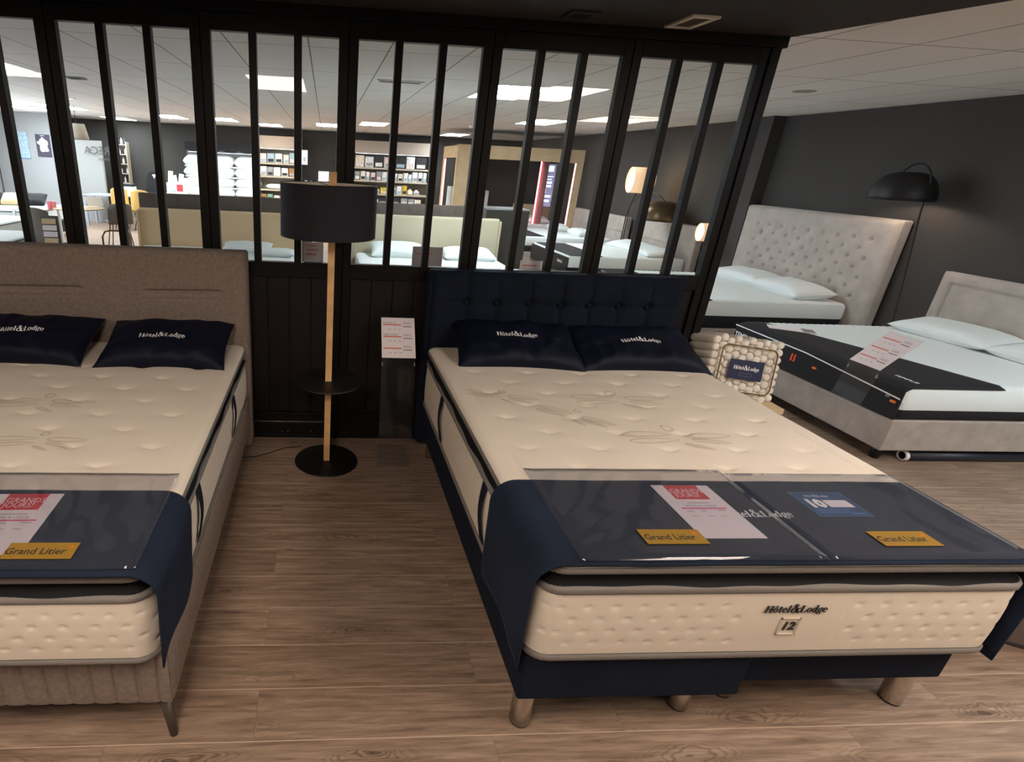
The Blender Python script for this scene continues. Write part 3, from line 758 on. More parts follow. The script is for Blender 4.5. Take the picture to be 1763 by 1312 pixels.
def price_sheet(label, x0, y1, z, rz=0):
    """A4 sheet lying flat; x0 left edge, y1 far edge"""
    t = thing('price_sheet', label, 'price sheet', (x0, y1, z), rz); w, h = .215, .30
    MB().box(0, w, -h, 0, 0, .0006).build('paper', PAPER, t)
    MB().box(.045, .17, -.088, -.0005, .0006, .0009).build('red_banner', RED, t)
    text_mb('¡GRANDS', .030, -.0002).xf(lambda u, v, w_: (.108+u, -.038+v*1.2, .0012)).build('banner_lettering', WHITE, t)
    text_mb('JOURS!', .030, -.0002).xf(lambda u, v, w_: (.100+u, -.064+v*1.2, .0012)).build('banner_lettering', WHITE, t)
    text_mb('HÔTEL & LODGE', .0145).xf(lambda u, v, w_: (.107+u, -.128+v*1.2, .0010)).build('sheet_lettering', GREYP, t)
    bars(MB(), [(.07, .15, -.112, -.109), (.085, .13, -.02, -.018)], .0012).build('sheet_lettering', GREYP, t)
    bars(MB(), [(.03, .19, -.146, -.138)], .0010).build('pink_bar', PINK, t)
    bars(MB(), [(.04, .065, -.16, -.157), (.09, .11, -.157, -.154), (.15, .18, -.155, -.152), (.04, .07, -.185, -.183), (.09, .12, -.185, -.183), (.14, .165, -.185, -.183)], .0010).build('sheet_lettering', GREYP, t)
    return t
price_sheet('white price sheet with red banner on the number 12 mattress runner', 2.322, -1.772, .7645)
price_sheet('white price sheet with red banner on the taupe bed runner, by the left edge', .075, -1.828, .7525, math.radians(1))
t = thing('warranty_card', 'blue card with a large white 10 and a blank white box, under the plastic sheet', 'card', (2.915, -1.885, .7645))
MB().box(-.10, .10, -.072, .072, 0, .0008).build('card', BLUEC, t)
bars(MB(), [(-.10, .10, .069, .072), (-.10, .10, -.072, -.069), (-.10, -.097, -.072, .072), (.097, .10, -.072, .072)], .0011).build('border', BLUEL, t)
MB().box(-.012, .078, -.020, .022, .0008, .0012).build('white_box', PAPER, t)
text_mb('10', .062, .004).xf(lambda u, v, w: (-.052+u*1.05, .0+v, .0012)).build('number', WHITE, t)
logo_mb().xf(lambda u, v, w: (-.01+u*.09, .047+v*.09, .0012)).build('brand_lettering', WHITE, t)
bars(MB(), [(-.08, -.02, .030, .034), (-.01, .06, .030, .033)], .0012).build('small_print', BLUEL, t)
bars(MB(), [(-.085, .05, -.034, -.029), (-.085, .03, -.044, -.039), (-.085, .04, -.054, -.049), (.03, .08, -.062, -.052)], .0012).build('small_print', BLUEL, t)

# =================================================================== floor lamp with table
LX, LY = 1.166, -.313
fl = thing('floor_lamp', 'floor lamp with oak post, round black side table and wide navy drum shade', 'lamp', (LX, LY, 0))
MB().lathe([(0, 0), (.2, 0), (.203, .003), (.2, .009), (0, .011)], n=64).build('base', BLACKM, fl, smooth=False)
MB().box(-.019, .019, -.019, .019, .009, 1.75).build('post', OAK, fl, bevel=.002, seg=2)
MB().lathe([(0, .553), (.202, .553), (.206, .557), (.202, .562), (0, .562)], n=64).build('side_table', BLACKM, fl)
sh = MB().lathe([(.259, 1.42), (.259, 1.69)], c=(-.02, 0, 0), n=72, cap=False); sh.build('lamp_shade', SHADE, fl, smooth=True)
MB().lathe([(.2565, 1.421), (.2565, 1.689)], c=(-.02, 0, 0), n=72, cap=False).build('shade_lining', SHADEIN, fl, smooth=True)
rg = MB()
for z in (1.421, 1.689):
    rg.tube([(-.02+.258*math.cos(a), .258*math.sin(a), z) for a in [2*PI*i/60 for i in range(60)]], .0028, 6, True)
for i in range(3):
    a = PI/2+i*2*PI/3+.2; rg.tube([(0, 0, 1.675), (-.02+.256*math.cos(a), .256*math.sin(a), 1.685)], .002, 6)
rg.lathe([(0, 1.668), (.03, 1.668), (.03, 1.68), (0, 1.68)], n=20)
rg.build('shade_carrier', BLACKM, fl)
MB().lathe([(.0, 1.50), (.03, 1.52), (.036, 1.55), (.02, 1.59), (.014, 1.62), (0, 1.63)], c=(.05, -.0, 0), n=20).build('bulb', mat('bulb_glass', (235, 232, 225), .3), fl, smooth=True)
cp = [(1.0, -.13, .004), (.886, -.158, .004), (.80, -.22, .004), (.707, -.277, .004), (.63, -.29, .004), (.578, -.286, .004), (.5, -.3, .004)]
tag(MB().tube(cp, .0028, 6).build('power_cord', BLACKM, smooth=True), 'thin black power cord on the floor between the lamp and the taupe bed', 'cord')

# ---- acrylic lectern-style sign stands
def sign_paper(t, M, rows):
    w, h = .21, .27
    MB().box(-w/2, w/2, 0, h, .003, .004).xf(lambda x, y, z: tuple(M @ Vector((x, y, z)))).build('paper', PAPER, t)
    red = MB(); gr = MB()
    for i, y in enumerate((.218, .138, .06)):
        rc(red, -.095, y, .02, y+.007)
        for j in range(3): rc(gr, -.06+j*.032, y-.028, -.046+j*.032, y-.025)
        rc(gr, .03, y-.01, .085, y-.004); rc(gr, .03, y+.01, .08, y+.013); rc(gr, .03, y+.02, .08, y+.022)
    f = lambda z: (lambda x, y, _: tuple(M @ Vector((x, y, z))))
    red.xf(f(.0046)).build('red_lines', CORAL, t); gr.xf(f(.0046)).build('small_print', GREYP, t)
    for s_, y in rows:
        text_mb(s_, .019, 0, 'LEFT').xf(lambda u, v, w_: tuple(M @ Vector((-.094+u, y+v, .0047)))).build('sign_lettering', GREYP, t)
def sign_stand(label, loc, rz, zl, tilt, yb, lean, rows):
    """local: reader on -y side; base plate from y=0 (front) back to yb"""
    t = thing('sign_stand', label, 'sign stand', loc, rz)
    MB().box(-.105, .105, 0, yb, .0012, .005).build('base', ACRYL, t)
    MB().obox(Matrix.Translation((0, lean/2+.002, zl/2+.004)) @ Matrix.Rotation(-math.atan2(lean, zl), 4, 'X'), .21, .004, math.hypot(zl, lean)-.004).build('upright', ACRYL, t)
    M = Matrix.Translation((0, lean, zl+.004)) @ Matrix.Rotation(tilt, 4, 'X')
    MB().box(-.108, .108, 0, .28, -.003, .003).xf(lambda x, y, z: tuple(M @ Vector((x, y, z)))).build('holder', ACRYL, t)
    sign_paper(t, M, rows)
    for sx in (-1, 1): MB().obox(Matrix.Translation((sx*.1, lean-.002, zl-.035)), .008, .006, .022).build('clip', clear_mat('clip_acrylic', (235, 235, 235), 1.6, .05, haze=.2), t)
    return t
sign_stand('clear acrylic sign stand reading ROOM 12 and GRENOBLE, between lamp and navy bed', (1.597, -.385, 0), 0, .69, math.radians(50), .285, .13, (('ROOM 12', .234), ('GRENOBLE', .154)))
sign_stand('clear acrylic sign stand with a white price sheet before the black and white bed', (4.42, -.36, 0), -PI/2, .75, math.radians(45), .30, .13, ())

# ---- pocket spring sample on a pale box
nb = thing('display_box', 'pale wooden box stool beside the navy bed, under the white spring block', 'stool', (3.66, -.44, 0))
MB().box(-.17, .20, -.19, .19, .525, .56).build('top', PALEWOOD, nb, bevel=.004); MB().box(-.16, .19, -.18, .18, 0, .525).build('body', PALEWOOD, nb, bevel=.004)
sp = thing('spring_block', 'block of white pocketed mattress springs with navy brand card in a bronze wire frame', 'mattress sample')
sp.matrix_world = Matrix.Translation((3.62, -.45, .742)) @ Matrix.Rotation(math.radians(7), 4, 'Y') @ Matrix.Rotation(math.radians(-14), 4, 'X')
pk = MB(); RS = .0235
for i in range(10):
    for j in range(8):
        x = -.205+i*.0456+(.0 if j % 2 == 0 else .0); z = -.16+j*.0455+(.018 if i % 2 else 0)
        if abs(x) > .215: continue
        rr = RS+.001*math.sin(i*5+j*3); dy = .006*math.sin(i*3.1+j*1.7)
        Mx = Matrix.Translation((x, 0, z)) @ Matrix.Rotation(PI/2, 4, 'X')
        one = MB().lathe([(0, .098), (rr*.5, .103+dy*.2), (rr*.9, .097), (rr, .086), (rr*1.04, .03), (rr*.95, 0), (rr*1.04, -.03), (rr, -.096), (rr*.88, -.108), (0, -.112)], n=14, M=Mx, cap=False)
        one.xf(lambda x_, y_, z_: (x_, y_+.03, z_))
        p = one.build('spring_pocket', SPRING, sp, smooth=True)
fr = []
a_, b_, r_ = .178, .135, .04
for cx, cz, a0 in ((a_-r_, b_-r_, 0), (-a_+r_, b_-r_, 90), (-a_+r_, -b_+r_, 180), (a_-r_, -b_+r_, 270)):
    for i in range(7):
        a = math.radians(a0+15*i); fr.append((cx+r_*math.cos(a), -.09, cz+.005+r_*math.sin(a)))
MB().tube(fr, .004, 8, True).build('wire_frame', BRASS, sp, smooth=True)
MB().box(-.115, .105, -.0935, -.091, -.055, .06).build('brand_card', NAVYCARD, sp)
logo_mb().xf(lambda u, v, w: (-.005+u*.165, -.0945, .012+v*.165)).build('brand_lettering', WHITE, sp)
ff = MB()
for a in ((-.045, .035, -.018, -.0165), (-.045, .035, -.035, -.0335), (-.045, -.0435, -.035, -.0165), (.0335, .035, -.035, -.0165)): ff.box(a[0], a[1], -.0945, -.0935, a[2], a[3])
ff.build('card_outline', GREYP, sp)

# ---- framed board at the right edge
fb = thing('floor_sign', 'grey panel in a dark frame standing on the floor, cut off by the right edge', 'floor sign', (4.19, -1.86, 0), math.radians(-30))
MB().box(-.18, .18, -.004, .004, .012, .9).build('panel', mat('smoked_panel', (104, 94, 88), .4), fb)
f_ = MB(); f_.box(-.19, .19, -.01, .01, 0, .016); f_.box(-.19, -.178, -.01, .01, 0, .9); f_.box(.178, .19, -.01, .01, 0, .9); f_.box(-.19, .19, -.01, .01, .9, .912)
f_.build('frame', mat('dark_frame', (52, 46, 44), .4), fb, bevel=.002, seg=2)

# =================================================================== beds along the right wall
def slab_mattress(t, w, l, z0, z1, m_low, m_top, zs, sloped=False):
    """local frame: head at y=0, foot at y=-l"""
    band(-w/2, w/2, -l, 0, .05, [(z0, -.02), (z0+.01, 0), (zs, .0)]).build('lower_cover', m_low, t, smooth=True)
    band(-w/2, w/2, -l, 0, .05, [(zs, 0), (zs+.02, .006), (z1-.04, .003), (z1-.015, -.008)], step=.03).build('side_cover', m_top, t, smooth=True)
    def hf(x, y): return .0022*math.sin(y*95+3*noise.noise(Vector((x*4, y*2, 1))))+.003*noise.noise(Vector((x*3, y*3, 0)))
    topcap(-w/2+.006, w/2-.006, -l+.006, -.006, .05, z1, .018, .05, hf, .02).build('top_cover', m_top, t, smooth=True)
def white_pillow(label, M, w=.72, d=.46, t=.14, seed=0, mm=None, group=None):
    p, sh_ = pillow_mb(w, d, t, seed, wr=.006)
    o = p.build('pillow', mm or TICKW, smooth=True); o.matrix_world = M
    return tag(o, label, 'pillow', group)
HD = -PI/2       # head towards +x
# bed 4, nearest on the right
b4 = thing('bed', 'grey upholstered bed with a framed headboard, nearest of the beds along the right wall', 'bed', (6.90, .51, 0), HD)
MB().box(-.80, .80, -1.90, 0, .10, .335).build('base', GREYB, b4, bevel=.012)
for x in (-.7, .7):
    for y in (-1.8, -.1): MB().lathe([(.03, 0), (.035, .10)], c=(x, y, 0), n=16).build('leg', BLACKM, b4, smooth=True)
def hb4(u, v):
    x = -.84+1.68*u; z = .05+1.055*v
    e = min(x+.84, .84-x, 1.105-z)
    d = .035*math.sqrt(clamp(e/.03, 0, 1)) - .022*math.exp(-((e-.10)/.008)**2) - (.01 if e > .1 else 0)
    return x, -.0-d, z
MB().grid(130, 90, hb4).build('headboard_panel', GREYH, b4, smooth=True)
MB().box(-.84, .84, 0, .06, .05, 1.105).build('headboard', GREYH, b4, bevel=.015)
m4 = thing('mattress', 'white mattress with a black foot cover on the nearest grey bed by the right wall', 'mattress', (6.86, .51, 0), HD)
slab_mattress(m4, 1.58, 1.85, .336, .585, BLKFAB, TICKW, .41)
# black cover wrapping the foot end, tongue shaped on top
def tongue(u, v):
    x = -.795+1.59*u
    reach = .62-.38*u if True else .4
    reach = .56*(1-u)**.8+.16
    y = -1.858+reach*v
    e = min(v*reach, min(u, 1-u)*1.59)
    return x, y, .589-.03*(1-math.sqrt(clamp(v*reach/.04, 0, 1)))-.02*(1-math.sqrt(clamp(min(u, 1-u)*1.59/.04, 0, 1)))
MB().grid(40, 16, lambda u, v: tongue(1-u, v)).xf(lambda x, y, z: (-x, y, z)).build('foot_cover_top', BLKFAB, m4, smooth=True, solid=.004)
MB().box(-.80, .80, -1.868, -1.855, .34, .562).build('foot_cover', BLKFAB, m4, bevel=.004)
MB().tube([(-.80, -1.871, .548), (0, -1.872, .545), (.79, -1.871, .49), (.80, -1.84, .47)], .005, 8).build('zip', WHITE, m4, smooth=True)
text_mb('TEMPUR', .05, .001).xf(lambda u, v, w: (.69+u*.9, -1.76+v*.9, .5965)).build('brand_lettering', WHITE, m4)
text_mb('TEMPUR', .06, .0012).xf(lambda u, v, w: (-.67+u, -1.873, .47+v)).build('brand_lettering', WHITE, m4)
for x in (.1, .74, ): MB().box(x, x+.035, -1.876, -1.868, .452, .467).build('tab', ORANGE, m4)
MB().box(.70, .725, -1.878, -1.868, .475, .49).build('zip_puller', GREYP, m4)
tg = MB()
for x in (-.12, -.09): tg.box(x, x+.014, -1.874, -1.868, .44, .50)
tg.build('tag', mat('orange_tag', (220, 84, 50), .6), m4)
bk = thing('brochure', 'thin white brochure lying on the black foot cover of the nearest grey bed', 'brochure', (5.27, 1.02, .593), math.radians(-28))
MB().box(-.17, .17, -.06, .06, 0, .008).build('pages', PAPER, bk, bevel=.001, seg=1); MB().box(.08, .17, -.06, .06, .0081, .009).build('printed_band', GREYP, bk)
white_pillow('white pillow on the nearest grey bed, far half', place(6.62, .86, .652, .12, HD+.12), .74, .44, .14, 3)
white_pillow('white pillow on the nearest grey bed, cut by the right edge', place(6.66, .12, .650, .12, HD-.05), .72, .44, .14, 5)
rl = MB(); rl.lathe([(.026, 0), (.036, 0), (.036, 1.1), (.026, 1.1), (.026, 0)], n=28, M=Matrix.Rotation(PI/2, 4, 'Y') @ Matrix.Rotation(0, 4, 'Z'), c=(5.26, -.235, .038), cap=False)
rt = thing('rolled_mat', 'dark rolled mat with a white end lying under the nearest grey bed', 'mat', (5.26, -.235, .038))
MB().lathe([(.026, 0), (.036, 0), (.036, 1.1), (.026, 1.1), (.026, 0)], n=28, M=Matrix.Rotation(PI/2, 4, 'Y'), cap=False).build('roll', mat('dark_blue_vinyl', (30, 34, 44), .5), rt, smooth=True)
MB().lathe([(.027, -.004), (.037, -.004), (.037, .02), (.027, .02), (.027, -.004)], n=28, M=Matrix.Rotation(PI/2, 4, 'Y'), cap=False).build('end_band', PAPER, rt, smooth=True)
# bed 3 with the tall buttoned headboard
b3 = thing('bed', 'bed with a tall grey button-tufted headboard against the right wall', 'bed', (6.87, 2.915, 0), HD)
MB().box(-.88, .88, -1.95, -.09, .12, .30).build('base', GREYB, b3, bevel=.012)
for x in (-.8, .8):
    for y in (-1.85, -.2): MB().lathe([(.03, 0), (.035, .12)], c=(x, y, 0), n=16).build('leg', BLACKM, b3, smooth=True)
bt = [(x, z) for k, z in enumerate((1.285, 1.185, 1.085, .985, .885, .785, .685)) for x in [(-.98+.20*i+(.10 if k % 2 else 0)) for i in range(11)] if abs(x) < .86]
def hb3(u, v):
    x = -1.06+2.12*u; z = .05+1.453*v
    d = .045*math.sqrt(clamp(min(x+1.06, 1.06-x, 1.503-z)/.04, 0, 1))
    for bx, bz in bt:
        q = (x-bx)**2+(z-bz)**2
        if q < .012: d -= .028*math.exp(-q/(.018**2))+.008*math.exp(-q/(.05**2))
    return x, -.02-d, z
MB().grid(170, 120, hb3).build('headboard_panel', GREYH, b3, smooth=True)
MB().box(-1.06, 1.06, -.02, .08, .05, 1.503).build('headboard', GREYH, b3, bevel=.02)
m3 = thing('mattress', 'white mattress on the bed with the tall buttoned headboard', 'mattress', (6.79, 2.915, 0), HD)
slab_mattress(m3, 1.74, 1.95, .302, .61, BLKFAB, TICKW, .44)
MB().box(-.88, .88, -1.965, -1.955, .31, .59).build('foot_cover', BLKFAB, m3, bevel=.004)
MB().box(-.875, .875, -1.96, -1.55, .606, .614).build('foot_cover_top', BLKFAB, m3, bevel=.003)
white_pillow('white pillow on the bed with the tall buttoned headboard, far half', place(6.5, 3.25, .67, .1, HD+.15), .78, .46, .17, 7)
white_pillow('white pillow on the bed with the tall buttoned headboard, near half', place(6.5, 2.52, .67, .1, HD-.1), .80, .46, .18, 8)
# beds seen through the glass by the right wall
def right_bed(y, w, foot, ztop, blab, mlab, group, hx=1.11, hw=1.7, pill=True, seed=0):
    b = thing('bed', blab, 'bed', (6.86, y, 0), HD)
    MB().box(-w/2, w/2, -(6.86-foot), -.05, .1, .30).build('base', GREYB if seed else BROWNF, b, bevel=.012)
    MB().box(-hw/2, hw/2, -.06, .06, 0, hx).build('headboard', GREYH, b, bevel=.02)
    MB().tube([(-hw/2+.02, -.065, .78), (hw/2-.02, -.065, .78)], .004, 6).build('seam', GREYB, b)
    m = thing('mattress', mlab, 'mattress', (6.79, y, 0), HD); l = 6.79-foot
    slab_mattress(m, w-.02, l, .302, ztop, BLKFAB, TICKW, .42)
    MB().box(-w/2, w/2, -l-.012, -l-.002, .31, ztop-.03).build('foot_cover', BLKFAB, m, bevel=.004)
    MB().box(-w/2+.1, w/2-.03, -l+.02, -l+.55, ztop-.004, ztop+.004).build('foot_cover_top', BLKFAB, m, bevel=.003)
    text_mb('TEMPUR', .07, .0015).xf(lambda u, v, w_: (w/2-.3+u*.8, -l-.014, .47+v*.8)).build('brand_lettering', WHITE, m)
    return b
right_bed(5.70, 1.6, 4.9, .60, 'grey bed with pale panelled headboard behind the glass, near the glowing wall lamp', 'white mattress with black foot cover on the nearer bed behind the glass', '', 1.11, 1.75, seed=0)
white_pillow('white pillow on the nearer bed behind the glass, far half', place(6.45, 6.05, .65, .12, HD+.15), .76, .46, .14, 11)
white_pillow('white pillow on the nearer bed behind the glass, near half', place(6.45, 5.35, .65, .12, HD-.1), .78, .46, .14, 12)
right_bed(8.10, 1.6, 4.9, .60, 'pale grey bed behind the glass, the farther one, beside the black lamp pole', 'white mattress with black foot cover on the farther bed behind the glass', '', 1.05, 2.3, seed=1)
white_pillow('white roll pillow on the farther bed behind the glass, near half', place(6.3, 7.7, .66, .0, HD), .62, .3, .17, 13)
white_pillow('white roll pillow on the farther bed behind the glass, far half', place(6.2, 8.6, .66, .0, HD), .62, .3, .17, 14)
# arc lamps
def dome_lamp(label, c, R_, H_, m_, on, pole, name='arc_lamp'):
    t = thing(name, label, 'lamp', (pole[0][0], pole[0][1], 0))
    o = t.location
    prof = [(R_*max(0, math.cos(a))**.62, H_*math.sin(a)) for a in [PI/2*i/12 for i in range(13)]]
    MB().lathe(prof, c=(c[0]-o[0], c[1]-o[1], c[2]), n=40, cap=False).build('lamp_shade', m_, t, smooth=True, solid=.006)
    MB().tube([(p[0]-o[0], p[1]-o[1], p[2]) for p in pole], .009, 8).build('pole', BLACKM, t, smooth=True)
    MB().lathe([(0, 0), (.14, 0), (.14, .02), (0, .025)], n=32).build('base', BLACKM, t)
    MB().lathe([(0, 0), (.03, .01), (.04, .04), (.02, .08), (0, .09)], c=(c[0]-o[0], c[1]-o[1], c[2]+.05), n=16).build('bulb', on, t, smooth=True)
    return t
pl = [(6.62, 1.33, 0), (6.61, 1.37, .55), (6.60, 1.43, 1.0), (6.60, 1.52, 1.55), (6.60, 1.54, 1.70)]
for i in range(9):
    a = PI*i/9*.95; pl.append((6.60, 1.71-.17*math.cos(a), 1.80+.22*math.sin(a)))
dome_lamp('black dome arc lamp standing between the two headboards at the right wall', (6.6, 1.76, 1.69), .25, .25, BLACKM, led('arc_bulb', (255, 226, 200), 160), pl)
t2 = dome_lamp('dark bronze dome lamp behind the glass, between the two lit lamps', (6.55, 5.45, 1.13), .33, .30, mat('bronze_dome', (86, 72, 50), .35, metal=.8), LAMPON, [(6.72, 6.78, 0), (6.72, 6.78, 1.3), (6.68, 6.3, 1.55), (6.6, 5.75, 1.52), (6.55, 5.45, 1.43)])
dl = thing('drum_lamp', 'lit floor lamp behind the glass with a sideways drum shade and black pole', 'lamp', (6.6, 6.62, 0))
Mx = Matrix.Rotation(PI/2, 4, 'X')
GLOWS = mat('lit_shade', (235, 205, 170), .7, emit=(255, 200, 150), estr=.55)
MB().lathe([(.2, -.17), (.2, .17)], c=(-.2, -.58, 1.72), n=40, M=Matrix.Rotation(1.4, 4, 'Z') @ Mx, cap=False).build('lamp_shade', GLOWS, dl, smooth=True, solid=.006)
MB().lathe([(0, -.14), (.17, -.14), (.17, .14), (0, .14)], c=(-.2, -.58, 1.72), n=40, M=Matrix.Rotation(1.4, 4, 'Z') @ Mx).build('diffuser', LAMPON, dl)
MB().tube([(0, 0, 0), (0, 0, 1.1), (-.05, -.2, 1.4), (-.2, -.55, 1.53)], .012, 8).build('pole', BLACKM, dl, smooth=True)
MB().lathe([(0, 0), (.14, 0), (.14, .02), (0, .025)], n=32).build('base', BLACKM, dl)
sl = thing('wall_lamp', 'small bright table lamp behind the glass at the end post, beside the bed headboard', 'lamp', (6.72, 4.45, 0))
MB().lathe([(.125, -.14), (.125, .14)], c=(0, 0, 1.07), n=32, M=Matrix.Rotation(1.4, 4, 'Z') @ Mx, cap=False).build('lamp_shade', GLOWS, sl, smooth=True, solid=.005)
MB().lathe([(0, -.11), (.115, -.11), (.115, .11), (0, .11)], c=(0, 0, 1.07), n=32, M=Matrix.Rotation(1.4, 4, 'Z') @ Mx).build('diffuser', led('spot_glow', (255, 220, 175), 22), sl)
MB().tube([(0, 0, 0), (0, .03, .6), (0, .1, .85), (0, .05, .95), (0, 0, .96)], .014, 8).build('stem', BLACKM, sl, smooth=True)
MB().lathe([(0, 0), (.12, 0), (.12, .02), (0, .025)], n=24).build('base', BLACKM, sl)

# =================================================================== beds facing the partition, behind it
def mid_bed(x0, x1, m_, blab, mlab, ztop=1.14):
    w = x1-x0; b = thing('bed', blab, 'bed', ((x0+x1)/2, 4.42, 0))
    MB().box(-w/2+.05, w/2-.05, -2.05, -.02, .1, .34).build('base', m_, b, bevel=.01)
    MB().box(-w/2-.02, w/2+.02, 0, .09, 0, ztop).build('headboard', m_, b, bevel=.035, seg=4)
    for sx in (-1, 1): MB().box(-w/2-.03 if sx < 0 else w/2+.005, -w/2-.005 if sx < 0 else w/2+.03, -.04, .07, .05, ztop-.03).build('headboard_wing', m_, b, bevel=.01)
    m = thing('mattress', mlab, 'mattress', ((x0+x1)/2, 4.40, 0))
    slab_mattress(m, w-.08, 2.0, .342, .62, TICKW, TICKW, .42)
mid_bed(1.53, 3.58, OLIVE, 'bed with a plain olive headboard directly behind the partition', 'white mattress on the olive bed behind the partition')
mid_bed(-1.38, .78, BEIGE, 'bed with a plain beige headboard behind the partition, left of the lamp shade', 'white mattress on the beige bed behind the partition', 1.10)
white_pillow('large white pillow on the olive bed, left half, behind the small white notice', place(2.12, 4.16, .70, .25, .0), .74, .44, .17, 21)
white_pillow('white contour pillow on the olive bed, right half', place(3.10, 4.10, .69, .15, 0), .72, .40, .16, 22)
white_pillow('white pillow on the beige bed behind the partition, left one', place(.10, 4.12, .67, .15, 0), .66, .4, .12, 23)
white_pillow('white pillow on the beige bed behind the partition, beside the drum shade', place(.5, 3.85, .66, .0, 0), .5, .36, .1, 24)
# brown headboards back to back behind them
def back_bed(x0, x1, lab, tuft, zt=1.28):
    b = thing('bed', lab, 'bed', ((x0+x1)/2, 4.62, 0)); w = (x1-x0)/2
    def fn(u, v):
        x = -w+2*w*u; z = .05+(zt-.05)*v; d = .01
        if tuft:
            for k in (1.18, 1.02):
                gx = (x+ (.07 if k > 1.1 else 0))/.22; q = ((gx-round(gx))*.22)**2+(z-k)**2; d -= .014*math.exp(-q/(.03**2))
        return x, -d, z
    MB().grid(120, 40, fn).build('headboard_panel', BROWNF, b, smooth=True)
    MB().box(-w, w, 0, .09, 0, zt).build('headboard', BROWNF, b, bevel=.01)
    MB().box(-w+.05, w-.05, .1, 2.1, .1, .35).build('base', BROWNF, b, bevel=.01)
    m = tag(MB().box(x0+.06, x1-.06, 4.75, 6.7, .351, .6).build('mattress', TICKW, bevel=.04), 'white mattress hidden behind the brown headboard ' + ('on the left' if x0 < 0 else 'on the right'), 'mattress')
back_bed(-1.42, .95, 'brown headboard seen from behind above the beige headboard', False)
back_bed(1.35, 3.38, 'brown tufted headboard rising behind the olive headboard', True)
dk = thing('cabinet', 'dark low cabinet with a pale top edge right of the brown tufted headboard', 'cabinet', (3.78, 4.7, 0))
MB().box(-.32, .32, 0, .5, .0, 1.24).build('body', mat('dark_green_grey', (50, 52, 46), .3), dk, bevel=.006); MB().box(-.33, .33, -.01, .51, 1.24, 1.26).build('top', GREYP, dk)
# notices near the glass
def notice(label, x0, x1, y, z0, z1, m_=PAPER, skew=0, lines=3):
    t = thing('notice', label, 'notice', ((x0+x1)/2, y, z0)); w, h = (x1-x0)/2, z1-z0
    MB().box(-w, w, 0, .003, 0, h).build('paper', m_, t)
    b = MB()
    for i in range(lines): b.box(-w*.8, w*(.5 if i % 2 else .3), -.0015, 0, h*(.86-.2*i)-.004, h*(.86-.2*i)+.002)
    b.build('print_lines', CORAL, t)
    MB().box(-w, w, .003, .006, -z0+.004, h).build('acrylic_stand', ACRYL, t); MB().box(-w, w, -.05, .08, -z0+.0012, -z0+.005).build('base', ACRYL, t)
    return t
notice('white price notice hanging behind the pane just left of the lamp post', 1.0, 1.12, .10, 1.19, 1.325)
notice('pale translucent notice standing before the olive headboard', 1.76, 1.98, .55, .92, 1.26, mat('pale_notice', (196, 184, 186), .6), lines=1)
notice('small white notice standing right above the navy headboard', 2.405, 2.575, .12, 1.05, 1.255, lines=3)

# =================================================================== shop back wall: pillow wall and product shelves
SY = 13.40
def shelf_unit(x0, x1, label, levels, top=2.36, head=2.03):
    t = thing('shelf_unit', label, 'shelf', ((x0+x1)/2, SY, 0)); w = (x1-x0)/2
    MB().box(-w, w, .38, .40, .3, top).build('back_panel', SHELFB, t)
    MB().box(-w-.02, w+.02, 0, .05, head, top).build('header_panel', mat('header_taupe', (176, 160, 146), .7), t)
    for s_ in (-1, 1): MB().box(s_*w-.015, s_*w+.015, 0, .40, 0, top).build('side_panel', SHELFM, t)
    for z in levels: MB().box(-w+.015, w-.015, 0, .38, z-.045, z).build('shelf', SHELFM, t)
    MB().box(-w+.05, w-.05, .03, .05, head-.01, head).build('light_strip', STRIP, t)
    MB().box(-w+.015, w-.015, .02, .38, 0, levels[-1]-.05).build('plinth', SHELFM, t)
    return t
LV = (1.66, 1.31, .95, .67)
shelf_unit(1.93, 4.16, 'wide lit product shelf unit on the back wall, right of the drum shade', LV)
shelf_unit(-.78, .42, 'narrow product shelf unit on the back wall, right of the pillow wall', LV)
rnd = random.Random(3)
cols = {'white': (226, 224, 220), 'cream': (222, 208, 186), 'pink': (222, 200, 192), 'grey': (150, 148, 148), 'blue': (150, 172, 184), 'black': (40, 38, 42), 'green': (120, 160, 140), 'yellow': (206, 178, 60), 'brown': (150, 104, 60)}
PM = {k: mat('packaging_'+k, v, .6, var=.12, vscale=18) for k, v in cols.items()}
def pack(x, z, w, h, c, kind, label, group, dep=.16):
    """packaged goods standing on the shelf with its band and label"""
    y = SY+.03
    t = thing('folded_linen_pack' if kind == 'pack' else 'boxed_product' if kind == 'box' else 'bottle', label, 'package' if kind != 'bottle' else 'bottle', (x, y+dep/2, z+.001), 0, group)
    if kind == 'bottle':
        MB().lathe([(w*.45, 0), (w*.5, .01), (w*.5, h*.65), (w*.2, h*.8), (w*.2, h), (0, h)], n=12).build('body', PM[c], t, smooth=True)
        MB().box(-w*.3, w*.3, -w*.52, -w*.46, h*.15, h*.5).build('label', PM['white' if c != 'white' else 'grey'], t)
    else:
        MB().box(-w/2, w/2, -dep/2, dep/2, 0, h).build('body', PM[c], t, bevel=min(.02 if kind == 'pack' else .004, w/5), seg=2)
        oc = rnd.choice([q for q in ('white', 'grey', 'pink', 'blue', 'black') if q != c])
        MB().box(-w*.38, w*.38, -dep/2-.003, -dep/2+.001, h*.1, h*.42).build('label', PM[oc], t)
    return t
cw = {'white': 'white', 'cream': 'cream', 'pink': 'pale pink', 'grey': 'grey', 'blue': 'light blue', 'black': 'black', 'green': 'green', 'yellow': 'yellow', 'brown': 'brown'}
